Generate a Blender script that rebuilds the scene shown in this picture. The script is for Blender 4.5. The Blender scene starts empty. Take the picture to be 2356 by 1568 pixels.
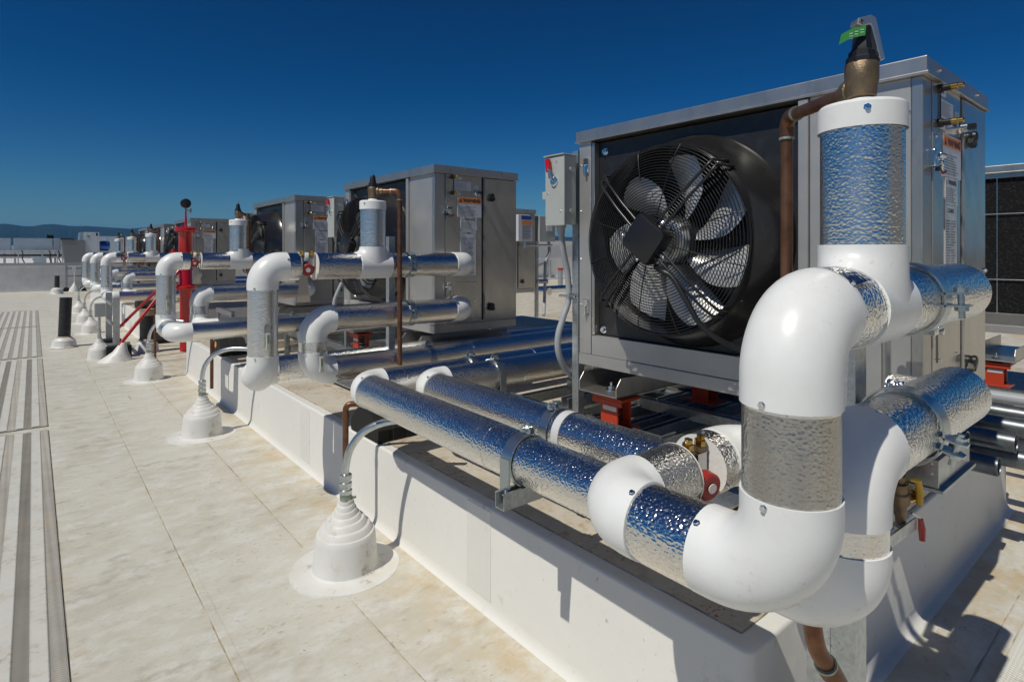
import bpy, math, random
import numpy as np
from mathutils import Vector, Matrix
R_ = math.radians
random.seed(7)
scene = bpy.context.scene
C = scene.collection
PI = math.pi

# ------------------------------------------------------------ camera
cd = bpy.data.cameras.new('camera'); cam = bpy.data.objects.new('camera', cd); C.objects.link(cam)
cam.location = (0, 0, 1.4)
heading = math.atan2(0.63664, 0.77117)          # towards +X from +Y
cam.rotation_euler = (R_(90), 0, -heading)
cd.sensor_width = 36; cd.lens = 36 * 1335 / 2356
cd.shift_y = -(784 - 581) / 2356
cd.clip_start = 0.05; cd.clip_end = 20000
scene.camera = cam

# ------------------------------------------------------------ sun and sky
SUN_EL = R_(56.5)
sdir = Vector((-1, -0.125, 0)).normalized() * math.cos(SUN_EL) + Vector((0, 0, math.sin(SUN_EL)))
sd = bpy.data.lights.new('sun', 'SUN'); sd.energy = 3.45; sd.angle = R_(0.53); sd.color = (1.0, 0.955, 0.85)
sun = bpy.data.objects.new('sun', sd); C.objects.link(sun)
sun.rotation_euler = sdir.to_track_quat('Z', 'Y').to_euler()
w = bpy.data.worlds.new('World'); scene.world = w; w.use_nodes = True
nt = w.node_tree; nt.nodes.clear()
sky = nt.nodes.new('ShaderNodeTexSky'); sky.sky_type = 'NISHITA'; sky.sun_disc = False
sky.sun_elevation = SUN_EL
sky.sun_rotation = math.atan2(sdir.x, sdir.y)
sky.altitude = 0; sky.air_density = 1.0; sky.dust_density = 0.0; sky.ozone_density = 6.0
hs = nt.nodes.new('ShaderNodeHueSaturation'); hs.inputs['Saturation'].default_value = 1.15
gm = nt.nodes.new('ShaderNodeGamma'); gm.inputs[1].default_value = 1.7
bg = nt.nodes.new('ShaderNodeBackground'); bg.inputs[1].default_value = 0.07
wo = nt.nodes.new('ShaderNodeOutputWorld')
nt.links.new(sky.outputs[0], gm.inputs[0]); nt.links.new(gm.outputs[0], hs.inputs['Color'])
tn = nt.nodes.new('ShaderNodeMix'); tn.data_type = 'RGBA'; tn.blend_type = 'MULTIPLY'; tn.inputs['Factor'].default_value = 1.0
tn.inputs['B'].default_value = (0.160, 0.188, 0.176, 1)      # dark, polarised sky
nt.links.new(hs.outputs[0], tn.inputs['A']); nt.links.new(tn.outputs['Result'], bg.inputs[0]); nt.links.new(bg.outputs[0], wo.inputs[0])
vs = scene.view_settings
vs.view_transform = 'Standard'; vs.look = 'None'; vs.exposure = 0.0; vs.gamma = 1.0; vs.use_curve_mapping = False
scene.render.engine = 'CYCLES'
scene.cycles.max_bounces = 8

# ------------------------------------------------------------ materials
def mk(name, base, rough=0.5, metal=0.0, var=None, bump=None, spots=None, stretch=None, spec=0.5, coat=0.0, rvar=0.0):
    """var=(scale, colour2, lo, hi)  bump=[(kind,scale,strength,dist)]  spots=(scale, colour, lo, hi, mask_scale)"""
    m = bpy.data.materials.new(name); m.use_nodes = True
    n = m.node_tree.nodes; L = m.node_tree.links; b = n['Principled BSDF']
    b.inputs['Base Color'].default_value = (*base, 1); b.inputs['Roughness'].default_value = rough
    b.inputs['Metallic'].default_value = metal; b.inputs['Specular IOR Level'].default_value = spec
    b.inputs['Coat Weight'].default_value = coat; b.inputs['Coat Roughness'].default_value = 0.15
    tc = n.new('ShaderNodeTexCoord'); vec = tc.outputs['Object']
    if stretch:
        mp = n.new('ShaderNodeMapping'); mp.inputs['Scale'].default_value = stretch
        L.new(vec, mp.inputs['Vector']); vec = mp.outputs[0]
    def noise(scale, detail=6, rgh=0.6):
        t = n.new('ShaderNodeTexNoise'); t.inputs['Scale'].default_value = scale
        t.inputs['Detail'].default_value = detail; t.inputs['Roughness'].default_value = rgh
        L.new(vec, t.inputs['Vector']); return t.outputs['Fac']
    def ramp(src, lo, hi):
        r = n.new('ShaderNodeMapRange'); r.inputs['From Min'].default_value = lo; r.inputs['From Max'].default_value = hi
        r.clamp = True; L.new(src, r.inputs['Value']); return r.outputs[0]
    col = None
    def mixc(fac, c2):
        nonlocal col
        x = n.new('ShaderNodeMix'); x.data_type = 'RGBA'
        L.new(fac, x.inputs['Factor'])
        if col is None: x.inputs['A'].default_value = (*base, 1)
        else: L.new(col, x.inputs['A'])
        x.inputs['B'].default_value = (*c2, 1); col = x.outputs['Result']
    for v in (var if isinstance(var, list) else [var] if var else []):
        mixc(ramp(noise(v[0], 8, 0.65), v[2], v[3]), v[1])
    for s in (spots if isinstance(spots, list) else [spots] if spots else []):
        a = ramp(noise(s[0], 4, 0.6), s[2], s[3]); k = ramp(noise(s[4], 3), 0.48, 0.62)
        mu = n.new('ShaderNodeMath'); mu.operation = 'MULTIPLY'; L.new(a, mu.inputs[0]); L.new(k, mu.inputs[1])
        mixc(mu.outputs[0], s[1])
    if col is not None: L.new(col, b.inputs['Base Color'])
    if rvar:
        f = noise(9, 5); r = n.new('ShaderNodeMapRange'); L.new(f, r.inputs['Value'])
        r.inputs['From Min'].default_value = 0.3; r.inputs['From Max'].default_value = 0.7
        r.inputs['To Min'].default_value = max(0.03, rough - rvar); r.inputs['To Max'].default_value = rough + rvar
        L.new(r.outputs[0], b.inputs['Roughness'])
    prev = None
    for kind, scale, strength, dist in (bump or []):
        if kind == 'noise': h = noise(scale, 3)
        elif kind == 'noise1': h = noise(scale, 1.2, 0.4)
        elif kind == 'voronoi':
            t = n.new('ShaderNodeTexVoronoi'); t.feature = 'SMOOTH_F1'; t.inputs['Scale'].default_value = scale
            L.new(vec, t.inputs['Vector']); h = t.outputs['Distance']
        elif kind == 'wavey':
            t = n.new('ShaderNodeTexWave'); t.wave_type = 'BANDS'; t.bands_direction = 'Y'; t.inputs['Scale'].default_value = scale
            L.new(vec, t.inputs['Vector']); h = t.outputs['Fac']
        elif kind == 'wave':
            t = n.new('ShaderNodeTexWave'); t.wave_type = 'BANDS'; t.bands_direction = 'DIAGONAL'; t.inputs['Scale'].default_value = scale
            L.new(vec, t.inputs['Vector']); h = t.outputs['Fac']
        bp = n.new('ShaderNodeBump'); bp.inputs['Strength'].default_value = strength; bp.inputs['Distance'].default_value = dist
        L.new(h, bp.inputs['Height'])
        if prev: L.new(prev, bp.inputs['Normal'])
        prev = bp.outputs[0]
    if prev: L.new(prev, b.inputs['Normal'])
    return m

M = {}
M['jacket'] = mk('embossed_aluminium_jacket', (0.82, 0.805, 0.775), 0.20, 1.0, bump=[('voronoi', 140, 0.72, 0.0033), ('noise1', 210, 0.4, 0.0015), ('noise', 11, 0.3, 0.004)], rvar=0.03, stretch=(1, 1, 1.3))
M['riserjacket'] = mk('fine_embossed_riser_jacket', (0.80, 0.79, 0.765), 0.25, 1.0, bump=[('voronoi', 165, 0.5, 0.0022), ('noise1', 230, 0.35, 0.0012), ('noise', 9, 0.35, 0.005)], rvar=0.04, stretch=(1, 1, 1.2))
M['pvc'] = mk('white_pvc_cover', (0.80, 0.81, 0.80), 0.32, 0, var=(14, (0.76, 0.765, 0.75), 0.45, 0.7), spots=(60, (0.62, 0.60, 0.55), 0.62, 0.7, 5), bump=[('noise', 25, 0.06, 0.003)], spec=0.45)
M['sealant'] = mk('white_sealant_face', (0.78, 0.77, 0.74), 0.5, 0, bump=[('noise', 50, 0.4, 0.004)])
M['steel'] = mk('stainless_sheet', (0.50, 0.485, 0.46), 0.34, 0.85, var=[(3, (0.44, 0.425, 0.40), 0.35, 0.7), (22, (0.40, 0.385, 0.36), 0.5, 0.72)], bump=[('noise1', 3.0, 0.10, 0.012)], rvar=0.05, stretch=(1, 1, 0.45))
M['door'] = mk('polished_stainless_door', (0.50, 0.475, 0.43), 0.20, 0.72, var=[(2.5, (0.42, 0.40, 0.365), 0.35, 0.7), (16, (0.38, 0.36, 0.33), 0.5, 0.75)], bump=[('noise1', 2.0, 0.12, 0.014)], rvar=0.06, stretch=(1, 1, 0.4))
M['satin'] = mk('satin_stainless_panel', (0.52, 0.51, 0.49), 0.44, 0.65, var=(2.5, (0.44, 0.43, 0.41), 0.35, 0.7), rvar=0.04)
M['galv'] = mk('galvanised_steel', (0.55, 0.58, 0.59), 0.38, 0.85, var=(45, (0.42, 0.45, 0.46), 0.4, 0.62), spots=(120, (0.30, 0.29, 0.27), 0.58, 0.64, 12), rvar=0.08)
M['zinc'] = mk('zinc_plated_clamp', (0.48, 0.53, 0.55), 0.28, 0.95, var=(40, (0.48, 0.54, 0.56), 0.4, 0.65))
M['chrome'] = mk('bright_fastener', (0.72, 0.74, 0.76), 0.16, 1.0)
M['copper'] = mk('weathered_copper', (0.21, 0.10, 0.055), 0.40, 0.7, var=[(28, (0.13, 0.062, 0.038), 0.4, 0.65), (9, (0.25, 0.125, 0.075), 0.5, 0.7)])
M['solder'] = mk('solder_joint', (0.42, 0.44, 0.40), 0.45, 0.6, var=(60, (0.24, 0.30, 0.24), 0.4, 0.6))
M['bronze'] = mk('cast_bronze', (0.25, 0.18, 0.11), 0.48, 0.75, var=(30, (0.17, 0.13, 0.085), 0.4, 0.65), bump=[('noise', 220, 0.5, 0.002)])
M['brass'] = mk('brass', (0.55, 0.36, 0.10), 0.25, 1.0, var=(60, (0.38, 0.24, 0.07), 0.4, 0.65))
M['blackpaint'] = mk('black_painted_panel', (0.016, 0.016, 0.018), 0.36, 0, var=(20, (0.028, 0.027, 0.026), 0.45, 0.7), bump=[('noise', 160, 0.15, 0.001)])
M['cowl'] = mk('black_fan_cowl', (0.018, 0.018, 0.019), 0.20, 0, var=(6, (0.045, 0.042, 0.038), 0.5, 0.72), spec=0.7)
M['blackplastic'] = mk('black_plastic', (0.012, 0.012, 0.013), 0.38, 0)
M['wire'] = mk('black_coated_wire', (0.015, 0.015, 0.016), 0.3, 0)
M['blade'] = mk('fan_blade_metal', (0.60, 0.60, 0.60), 0.36, 0.45)
M['alu'] = mk('cast_aluminium', (0.55, 0.56, 0.57), 0.35, 0.9)
M['coil'] = mk('dark_coil_fins', (0.010, 0.010, 0.011), 0.85, 0, var=(60, (0.035, 0.035, 0.037), 0.5, 0.68), bump=[('noise', 130, 1.0, 0.01)], spec=0.2)
M['rubber'] = mk('recycled_rubber_block', (0.016, 0.016, 0.016), 0.8, 0, var=(180, (0.045, 0.043, 0.04), 0.55, 0.66), bump=[('noise', 180, 0.6, 0.003)], spec=0.3)
M['red'] = mk('glossy_red_paint', (0.50, 0.008, 0.012), 0.22, 0, var=(8, (0.42, 0.007, 0.01), 0.4, 0.65), coat=0.4)
M['redplastic'] = mk('red_plastic_handle', (0.30, 0.022, 0.018), 0.42, 0, var=(40, (0.33, 0.03, 0.025), 0.45, 0.65))
M['orange'] = mk('orange_red_isolator_paint', (0.44, 0.045, 0.016), 0.38, 0, var=(20, (0.46, 0.045, 0.016), 0.4, 0.65))
M['grey'] = mk('grey_enamel', (0.42, 0.44, 0.42), 0.38, 0, var=(10, (0.38, 0.40, 0.38), 0.4, 0.7))
M['greypvc'] = mk('grey_flexible_conduit', (0.36, 0.38, 0.40), 0.36, 0)
M['conduit'] = mk('galvanised_conduit', (0.58, 0.62, 0.63), 0.27, 0.92, var=(30, (0.46, 0.49, 0.49), 0.4, 0.65))
M['yellow'] = mk('yellow_grip', (0.62, 0.36, 0.02), 0.4, 0)
M['reflect'] = mk('amber_reflector', (0.75, 0.30, 0.02), 0.25, 0)
M['beige'] = mk('beige_grip', (0.58, 0.56, 0.48), 0.4, 0)
M['greentag'] = mk('green_tag', (0.035, 0.22, 0.05), 0.5, 0)
M['boxmetal'] = mk('dull_box_metal', (0.42, 0.44, 0.45), 0.25, 1.0, var=(14, (0.30, 0.31, 0.31), 0.4, 0.65))
M['green'] = mk('green_print', (0.02, 0.20, 0.10), 0.5, 0)
M['paper'] = mk('label_white', (0.62, 0.63, 0.65), 0.35, 0)
M['labelorange'] = mk('label_orange', (0.80, 0.24, 0.03), 0.35, 0)
M['ink'] = mk('label_ink', (0.015, 0.015, 0.015), 0.5, 0)
M['inkgrey'] = mk('label_small_print', (0.18, 0.18, 0.19), 0.5, 0)
M['tan'] = mk('beige_card_tag', (0.50, 0.42, 0.33), 0.6, 0)
M['darkgrey'] = mk('dark_grey_sheet', (0.17, 0.175, 0.175), 0.5, 0)
M['blue'] = mk('blue_sticker', (0.02, 0.06, 0.35), 0.4, 0)
M['teal'] = mk('teal_sticker', (0.02, 0.28, 0.40), 0.4, 0)
M['bluefoil'] = mk('blue_wrapped_tank', (0.03, 0.10, 0.32), 0.25, 0.5)
M['roof'] = mk('roof_membrane', (0.61, 0.59, 0.51), 0.55, 0,
    var=[(2.2, (0.50, 0.475, 0.395), 0.40, 0.72), (7, (0.655, 0.645, 0.605), 0.46, 0.66), (38, (0.53, 0.505, 0.44), 0.52, 0.74)],
    spots=[(11, (0.37, 0.33, 0.25), 0.48, 0.76, 2.1), (26, (0.33, 0.29, 0.23), 0.58, 0.74, 3.1), (85, (0.25, 0.21, 0.17), 0.62, 0.69, 4.0), (8, (0.56, 0.44, 0.28), 0.56, 0.78, 1.2)],
    bump=[('noise', 60, 0.3, 0.002), ('noise', 5, 0.3, 0.01)], stretch=(0.8, 1.25, 1), spec=0.35)
M['curb'] = mk('curb_membrane', (0.735, 0.722, 0.68), 0.48, 0,
    var=[(1.8, (0.70, 0.69, 0.65), 0.42, 0.72)], spots=[(17, (0.50, 0.47, 0.40), 0.60, 0.78, 2.2), (40, (0.42, 0.39, 0.33), 0.65, 0.74, 3.5)],
    bump=[('noise', 4, 0.5, 0.014), ('noise', 24, 0.18, 0.004), ('noise', 90, 0.15, 0.002)], spec=0.38, stretch=(1, 1, 0.7))
M['curbtop'] = mk('curb_top_membrane', (0.57, 0.525, 0.44), 0.55, 0,
    var=[(3.0, (0.47, 0.42, 0.33), 0.42, 0.66)],
    spots=[(24, (0.42, 0.19, 0.05), 0.54, 0.63, 2.6), (70, (0.34, 0.14, 0.045), 0.57, 0.62, 4.2), (150, (0.22, 0.13, 0.07), 0.60, 0.66, 6.0), (12, (0.36, 0.32, 0.26), 0.54, 0.72, 2.0)],
    bump=[('noise', 60, 0.25, 0.002), ('noise', 5, 0.3, 0.01)], spec=0.35)
M['flash'] = mk('white_flashing_membrane', (0.72, 0.715, 0.69), 0.45, 0, var=[(9, (0.68, 0.665, 0.62), 0.42, 0.68), (4, (0.655, 0.63, 0.56), 0.5, 0.7)],
    spots=[(20, (0.42, 0.39, 0.33), 0.56, 0.72, 5)], bump=[('noise', 60, 0.15, 0.002)])
M['boreshade'] = mk('tube_bore_shade', (0.02,0.02,0.02), 0.7)
M['dirt'] = mk('dirt_in_lap_joint', (0.28, 0.225, 0.15), 0.8, 0, var=[(25, (0.46, 0.40, 0.30), 0.4, 0.6), (3.5, (0.58, 0.54, 0.46), 0.50, 0.62)])
M['padgrey'] = mk('walkway_tread_grey', (0.37, 0.355, 0.32), 0.65, 0, var=(5, (0.31, 0.295, 0.265), 0.4, 0.7), spots=(12, (0.46, 0.34, 0.22), 0.52, 0.7, 2), bump=[('wavey', 24, 0.35, 0.003)])
M['padwhite'] = mk('walkway_strip_white', (0.64, 0.635, 0.59), 0.5, 0, var=(6, (0.60, 0.585, 0.53), 0.4, 0.7), spots=[(14, (0.50, 0.40, 0.28), 0.55, 0.72, 2.5), (50, (0.45, 0.42, 0.36), 0.52, 0.66, 6)], bump=[('wavey', 28, 0.5, 0.003)])
M['parapet'] = mk('parapet_membrane', (0.84, 0.83, 0.80), 0.55, 0, var=(1.2, (0.57, 0.56, 0.54), 0.4, 0.7))
M['whitewall'] = mk('white_penthouse_wall', (0.78, 0.775, 0.75), 0.5, 0, var=(1.2, (0.73, 0.72, 0.69), 0.4, 0.7))
M['screen'] = mk('warm_grey_mirrored_wall', (0.62, 0.59, 0.54), 0.55, 0, var=(0.8, (0.56, 0.53, 0.48), 0.4, 0.65))
M['sheet'] = mk('duct_sheet_metal', (0.60, 0.64, 0.68), 0.33, 0.8, var=(1.5, (0.50, 0.54, 0.58), 0.4, 0.65))
M['hill'] = mk('forested_hill', (0.022, 0.042, 0.030), 0.9, 0, var=(0.012, (0.014, 0.028, 0.022), 0.4, 0.6), bump=[('noise', 0.05, 1.0, 12)], spec=0.1)
M['land'] = mk('valley_ground', (0.07, 0.085, 0.06), 0.9, 0, var=(0.01, (0.12, 0.11, 0.09), 0.4, 0.6), spec=0.1)
M['bright'] = mk('bright_new_sheet', (0.74, 0.745, 0.74), 0.4, 0.45, var=(2, (0.62, 0.63, 0.63), 0.4, 0.65))
M['tubemetal'] = mk('dull_tube_zinc', (0.34, 0.37, 0.39), 0.33, 0.9, var=(30, (0.24, 0.26, 0.27), 0.4, 0.65))
M['tree'] = mk('dark_foliage', (0.03, 0.05, 0.03), 0.9, 0)
M['wrap'] = mk('black_pipe_wrap', (0.018, 0.018, 0.019), 0.5, 0, var=(14, (0.05, 0.05, 0.05), 0.5, 0.7), bump=[('noise', 40, 0.5, 0.01)])
M['tape'] = mk('tan_tape', (0.42, 0.34, 0.23), 0.6, 0, var=(30, (0.30, 0.24, 0.17), 0.4, 0.6))

# ------------------------------------------------------------ mesh helpers
ORG = {}
class MB:
    def __init__(s): s.v = []; s.f = []
    def add(s, vs_, fs):
        o = len(s.v); s.v += [tuple(p) for p in vs_]; s.f += [tuple(i + o for i in f) for f in fs]; return s
    def box(s, x0, x1, y0, y1, z0, z1):
        return s.add([(x0,y0,z0),(x1,y0,z0),(x1,y1,z0),(x0,y1,z0),(x0,y0,z1),(x1,y0,z1),(x1,y1,z1),(x0,y1,z1)],
                     [(0,3,2,1),(4,5,6,7),(0,1,5,4),(1,2,6,5),(2,3,7,6),(3,0,4,7)])
    def sweep(s, pts, rad, n=20, cap=True, close=False):
        P = [Vector(p) for p in pts]; m = len(P)
        rad = rad if hasattr(rad, '__len__') else [rad] * m
        T = []
        for i in range(m):
            if close: t = P[(i+1) % m] - P[i-1]
            else: t = (P[min(i+1, m-1)] - P[max(i-1, 0)])
            T.append(t.normalized() if t.length > 1e-9 else Vector((0,0,1)))
        u = T[0].orthogonal().normalized()
        if abs(T[0].z) < 0.9: u = T[0].cross(Vector((0,0,1))).normalized()
        rings = []; vv = []
        for i in range(m):
            if i: 
                ax = T[i-1].cross(T[i])
                if ax.length > 1e-8:
                    u = Matrix.Rotation(T[i-1].angle(T[i]), 3, ax.normalized()) @ u
            u = (u - T[i] * u.dot(T[i])).normalized(); b = T[i].cross(u)
            for k in range(n):
                a = 2*PI*k/n; vv.append(P[i] + (u*math.cos(a) + b*math.sin(a)) * rad[i])
        ff = []
        for i in range(m if close else m-1):
            j = (i+1) % m
            for k in range(n):
                k2 = (k+1) % n; ff.append((i*n+k, i*n+k2, j*n+k2, j*n+k))
        if cap and not close:
            ff.append(tuple(range(n-1, -1, -1))); ff.append(tuple((m-1)*n + k for k in range(n)))
        return s.add(vv, ff)
    def cyl(s, a, b, r, n=20, cap=True): return s.sweep([a, b], r, n, cap)
    def lathe(s, o, ax, prof, n=32, cap=True):
        """prof: (distance along axis, radius)"""
        o = Vector(o); ax = Vector(ax).normalized(); u = ax.orthogonal().normalized(); b = ax.cross(u)
        vv = []; m = len(prof)
        for (t, r) in prof:
            for k in range(n):
                a = 2*PI*k/n; vv.append(o + ax*t + (u*math.cos(a) + b*math.sin(a))*r)
        ff = [(i*n+k, i*n+(k+1) % n, (i+1)*n+(k+1) % n, (i+1)*n+k) for i in range(m-1) for k in range(n)]
        if cap: ff.append(tuple(range(n-1, -1, -1))); ff.append(tuple((m-1)*n + k for k in range(n)))
        return s.add(vv, ff)
    def prism(s, poly, a, b):
        """poly: list of 3D points (planar), extruded by vector b-a"""
        d = Vector(b) - Vector(a); n = len(poly); P = [Vector(p) for p in poly]
        return s.add(P + [p + d for p in P], [tuple(range(n-1, -1, -1)), tuple(range(n, 2*n))] + [(i, (i+1) % n, (i+1) % n + n, i+n) for i in range(n)])
    def build(s, name, mat, parent=None, bevel=0, smooth=True, sharp=35, segs=2):
        o = ORG.get(parent.name if parent else None, Vector((0,0,0)))
        me = bpy.data.meshes.new(name)
        me.from_pydata([(p[0]-o.x, p[1]-o.y, p[2]-o.z) for p in s.v], [], s.f)
        me.materials.append(M[mat] if isinstance(mat, str) else mat)
        ob = bpy.data.objects.new(name, me); C.objects.link(ob)
        if parent: ob.parent = parent; ORG[ob.name] = o
        if smooth:
            me.polygons.foreach_set('use_smooth', [True]*len(me.polygons)); me.set_sharp_from_angle(angle=R_(sharp))
        if bevel:
            b = ob.modifiers.new('bevel', 'BEVEL'); b.width = bevel; b.segments = segs; b.limit_method = 'ANGLE'; b.angle_limit = R_(40)
        me.update(); return ob
def thing(name, label, cat, loc, group=None):
    o = bpy.data.objects.new(name, None); C.objects.link(o); o.location = loc; o.empty_display_size = 0.1
    o['label'] = label; o['category'] = cat
    if group: o['group'] = group
    ORG[o.name] = Vector(loc); return o
def tag(o, label, cat, group=None):
    o['label'] = label; o['category'] = cat
    if group: o['group'] = group
    return o
def struct(o): o['kind'] = 'structure'; return o
def copy_tree(o, parent=None, shift=None, label=None):
    c = o.copy(); C.objects.link(c); c.parent = parent
    if shift is not None: c.location = Vector(o.location) + Vector(shift)
    if label: c['label'] = label
    for ch in list(o.children): copy_tree(ch, c)
    return c
def B(name, mat, parent, x0, x1, y0, y1, z0, z1, bevel=0.0015):
    return MB().box(x0,x1,y0,y1,z0,z1).build(name, mat, parent, bevel=bevel, smooth=False)
def text(name, s, size, parent, loc, mat='ink', bold=0.0, sx=1.0, xdir=(1,0,0), zdir=(0,0,1)):
    cu = bpy.data.curves.new('t', 'FONT'); cu.body = s; cu.size = size; cu.offset = bold; cu.align_x = 'LEFT'; cu.fill_mode = 'BOTH'
    ob = bpy.data.objects.new('t', cu); C.objects.link(ob)
    bpy.context.view_layer.update()
    me = bpy.data.meshes.new_from_object(ob.evaluated_get(bpy.context.evaluated_depsgraph_get()))
    mb = MB(); X = Vector(xdir); Z = Vector(zdir); L = Vector(loc)
    mb.v = [tuple(L + X*(v.co.x*sx) + Z*v.co.y) for v in me.vertices]; mb.f = [tuple(p.vertices) for p in me.polygons]
    bpy.data.objects.remove(ob); bpy.data.curves.remove(cu); bpy.data.meshes.remove(me)
    return mb.build(name, mat, parent, smooth=False)

# ------------------------------------------------------------ pipe helpers
PR = 0.074
def arc_corner(a, c, b, R, n=14):
    a, c, b = Vector(a), Vector(c), Vector(b)
    d1 = (c-a).normalized(); d2 = (b-c).normalized(); th = d1.angle(d2)
    t = R*math.tan(th/2); s = c - d1*t; ax = d1.cross(d2).normalized()
    cen = s + ax.cross(d1).normalized()*R
    return [cen + Matrix.Rotation(th*i/n, 3, ax) @ (s-cen) for i in range(n+1)], d1, d2, t
def screw(parent, pos, nrm, r=0.0055):
    p = Vector(pos); d = Vector(nrm).normalized()
    return MB().lathe(p - d*0.001, d, [(0, r*1.25), (0.0015, r*1.25), (0.0017, r*0.85), (0.006, r*0.8)], 6).build('screw', 'chrome', parent)
def route(parent, pts, r=PR, R=0.088, sleeve=0.032, gaps=(), over=0.0036, screws=True, fit=None):
    """insulated run: jacket lengths between white elbow covers. fit: {segment: [(d0,d1)]} stretches left bare for fittings"""
    P = [Vector(p) for p in pts]; n = len(P); cut = [(0.0, 0.0)]*n
    for i in range(1, n-1):
        arc, d1, d2, t = arc_corner(P[i-1], P[i], P[i+1], R)
        sl = sleeve if hasattr(sleeve, '__len__') else (sleeve, sleeve)
        L = [arc[0] - d1*sl[0]] + arc + [arc[-1] + d2*sl[1]]
        rr = [r+over]*len(L)
        e = MB().sweep(L, rr, 40, cap=True).build('elbow_cover', 'pvc', parent, sharp=60)
        cut[i] = (t + sl[0] - 0.004, t + sl[1] - 0.004)
        if screws:
            view = (Vector((0,0,1.4)) - arc[0]).normalized()
            for base, dd in ((arc[0] - d1*(sl[0]-0.008), d1), (arc[-1] + d2*(sl[1]-0.008), d2)):
                side = (view - dd*view.dot(dd)).normalized(); side = Matrix.Rotation(0.5, 3, dd) @ side
                screw(parent, base + side*(r+over), side)
    for i in range(n-1):
        d = (P[i+1]-P[i]); Ln = d.length; d.normalize()
        segs = [(cut[i][1] if i else 0.0, Ln - (cut[i+1][0] if i+1 < n-1 else 0.0))]
        for (g0, g1) in (fit or {}).get(i, []):
            new = []
            for (s0, s1) in segs:
                if g0 > s0 and g1 < s1: new += [(s0, g0), (g1, s1)]
                else: new.append((s0, s1))
            segs = new
        for (s0, s1) in segs:
            if s1 - s0 > 0.004:
                m = max(2, int((s1-s0)/0.9)+1)
                cuts = [s0 + (s1-s0)*k/(m-1) for k in range(m)]
                for k in range(m-1):
                    MB().cyl(P[i]+d*cuts[k], P[i]+d*cuts[k+1], r + (0.0012 if k % 2 else 0), 48).build('jacket', 'riserjacket' if abs(d.z) > 0.8 else 'jacket', parent, sharp=50)
    return parent
def tee(parent, c, half, top, r=PR, n=40):
    """white saddle tee over a run along X with a branch going up"""
    c = Vector(c); rb = PR+0.003
    MB().cyl(c - Vector((half,0,0)), c + Vector((half,0,0)), r+0.0035, 48).build('tee_cover', 'pvc', parent, sharp=60)
    # flared saddle: rings morph from branch circle to wide ellipse wrapped on the run
    mb = MB(); rows = 12; vv = []; ff = []
    for j in range(rows+1):
        t = j/rows; k = (1-t)**2.6
        for i in range(n):
            a = 2*PI*i/n; rx = rb + 0.055*k; ry = rb + 0.0*k
            x = math.cos(a)*rx; y = math.sin(a)*min(ry, r+0.0035)
            zt = top - c.z
            base = math.sqrt(max(0, (r+0.003)**2 - min(abs(y), r+0.0029)**2)) - 0.004
            z = base + (zt-base)*(t**1.25)
            vv.append((c.x+x, c.y+y, c.z+z))
    for j in range(rows):
        for i in range(n): ff.append((j*n+i, j*n+(i+1) % n, (j+1)*n+(i+1) % n, (j+1)*n+i))
    mb.add(vv, ff); mb.build('tee_saddle', 'pvc', parent, sharp=70)
def clamp(parent, c, axis, up, r=PR, width=0.04, ear=0.03, slack=0.002, gap=0.009):
    c = Vector(c); ax = Vector(axis).normalized(); up = Vector(up).normalized(); sd_ = ax.cross(up)
    n = 44; vv = []; ff = []; R0, R1 = r+slack, r+slack+0.004
    for i in range(n):
        a = 2*PI*i/n; dr = up*math.cos(a) + sd_*math.sin(a)
        for (rr, s) in ((R0,-1),(R1,-1),(R1,1),(R0,1)): vv.append(c + dr*rr + ax*(s*width/2))
    for i in range(n):
        j = (i+1) % n
        for k in range(4): ff.append((i*4+k, i*4+(k+1) % 4, j*4+(k+1) % 4, j*4+k))
    b = MB().add(vv, ff)
    for s in (-1, 1):
        o = c + sd_*(s*gap) + up*(r-0.001)
        P = [o + ax*x + up*z for (x, z) in ((-width/2,0),(width/2,0),(width/2,ear-0.012),(width/2-0.01,ear),(-width/2+0.01,ear),(-width/2,ear-0.012))]
        b.prism([p - sd_*0.002 for p in P], (0,0,0), sd_*0.004)
    b.build('clamp_band', 'zinc', parent)
    o = c + up*(r+ear*0.6); k_ = 1.0 if ear < 0.04 else 1.12
    MB().cyl(o - sd_*(gap+0.016*k_), o + sd_*(gap+0.024*k_), 0.0055*k_, 12).lathe(o + sd_*(gap+0.002), sd_, [(0,0.011*k_),(0.009,0.011*k_)], 6).lathe(o - sd_*(gap+0.011), sd_, [(0,0.011*k_),(0.009,0.011*k_)], 6).build('clamp_bolt', 'zinc', parent)
def branch_stack(parent, x, y, z0, z1, zc):
    MB().cyl((x,y,z0-0.01),(x,y,z1),PR-0.002,48).build('jacket', 'riserjacket', parent, sharp=50)
    MB().lathe((x,y,z1-0.002),(0,0,1),[(0,PR+0.003),(zc-z1-0.006,PR+0.003),(zc-z1,PR-0.002),(zc-z1,0.0)],48,cap=False).build('branch_cap', 'pvc', parent)
    for a in (3.6, 5.3): screw(parent, (x+math.cos(a)*(PR+0.003), y+math.sin(a)*(PR+0.003), (z1+zc)/2+0.005), (math.cos(a), math.sin(a), 0))

# ============================================================ SETTING
# ground far below, reaching the horizon
struct(MB().box(-9000,12000,-6000,16000,-9.2,-9).build('ground', 'land', smooth=False))
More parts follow.
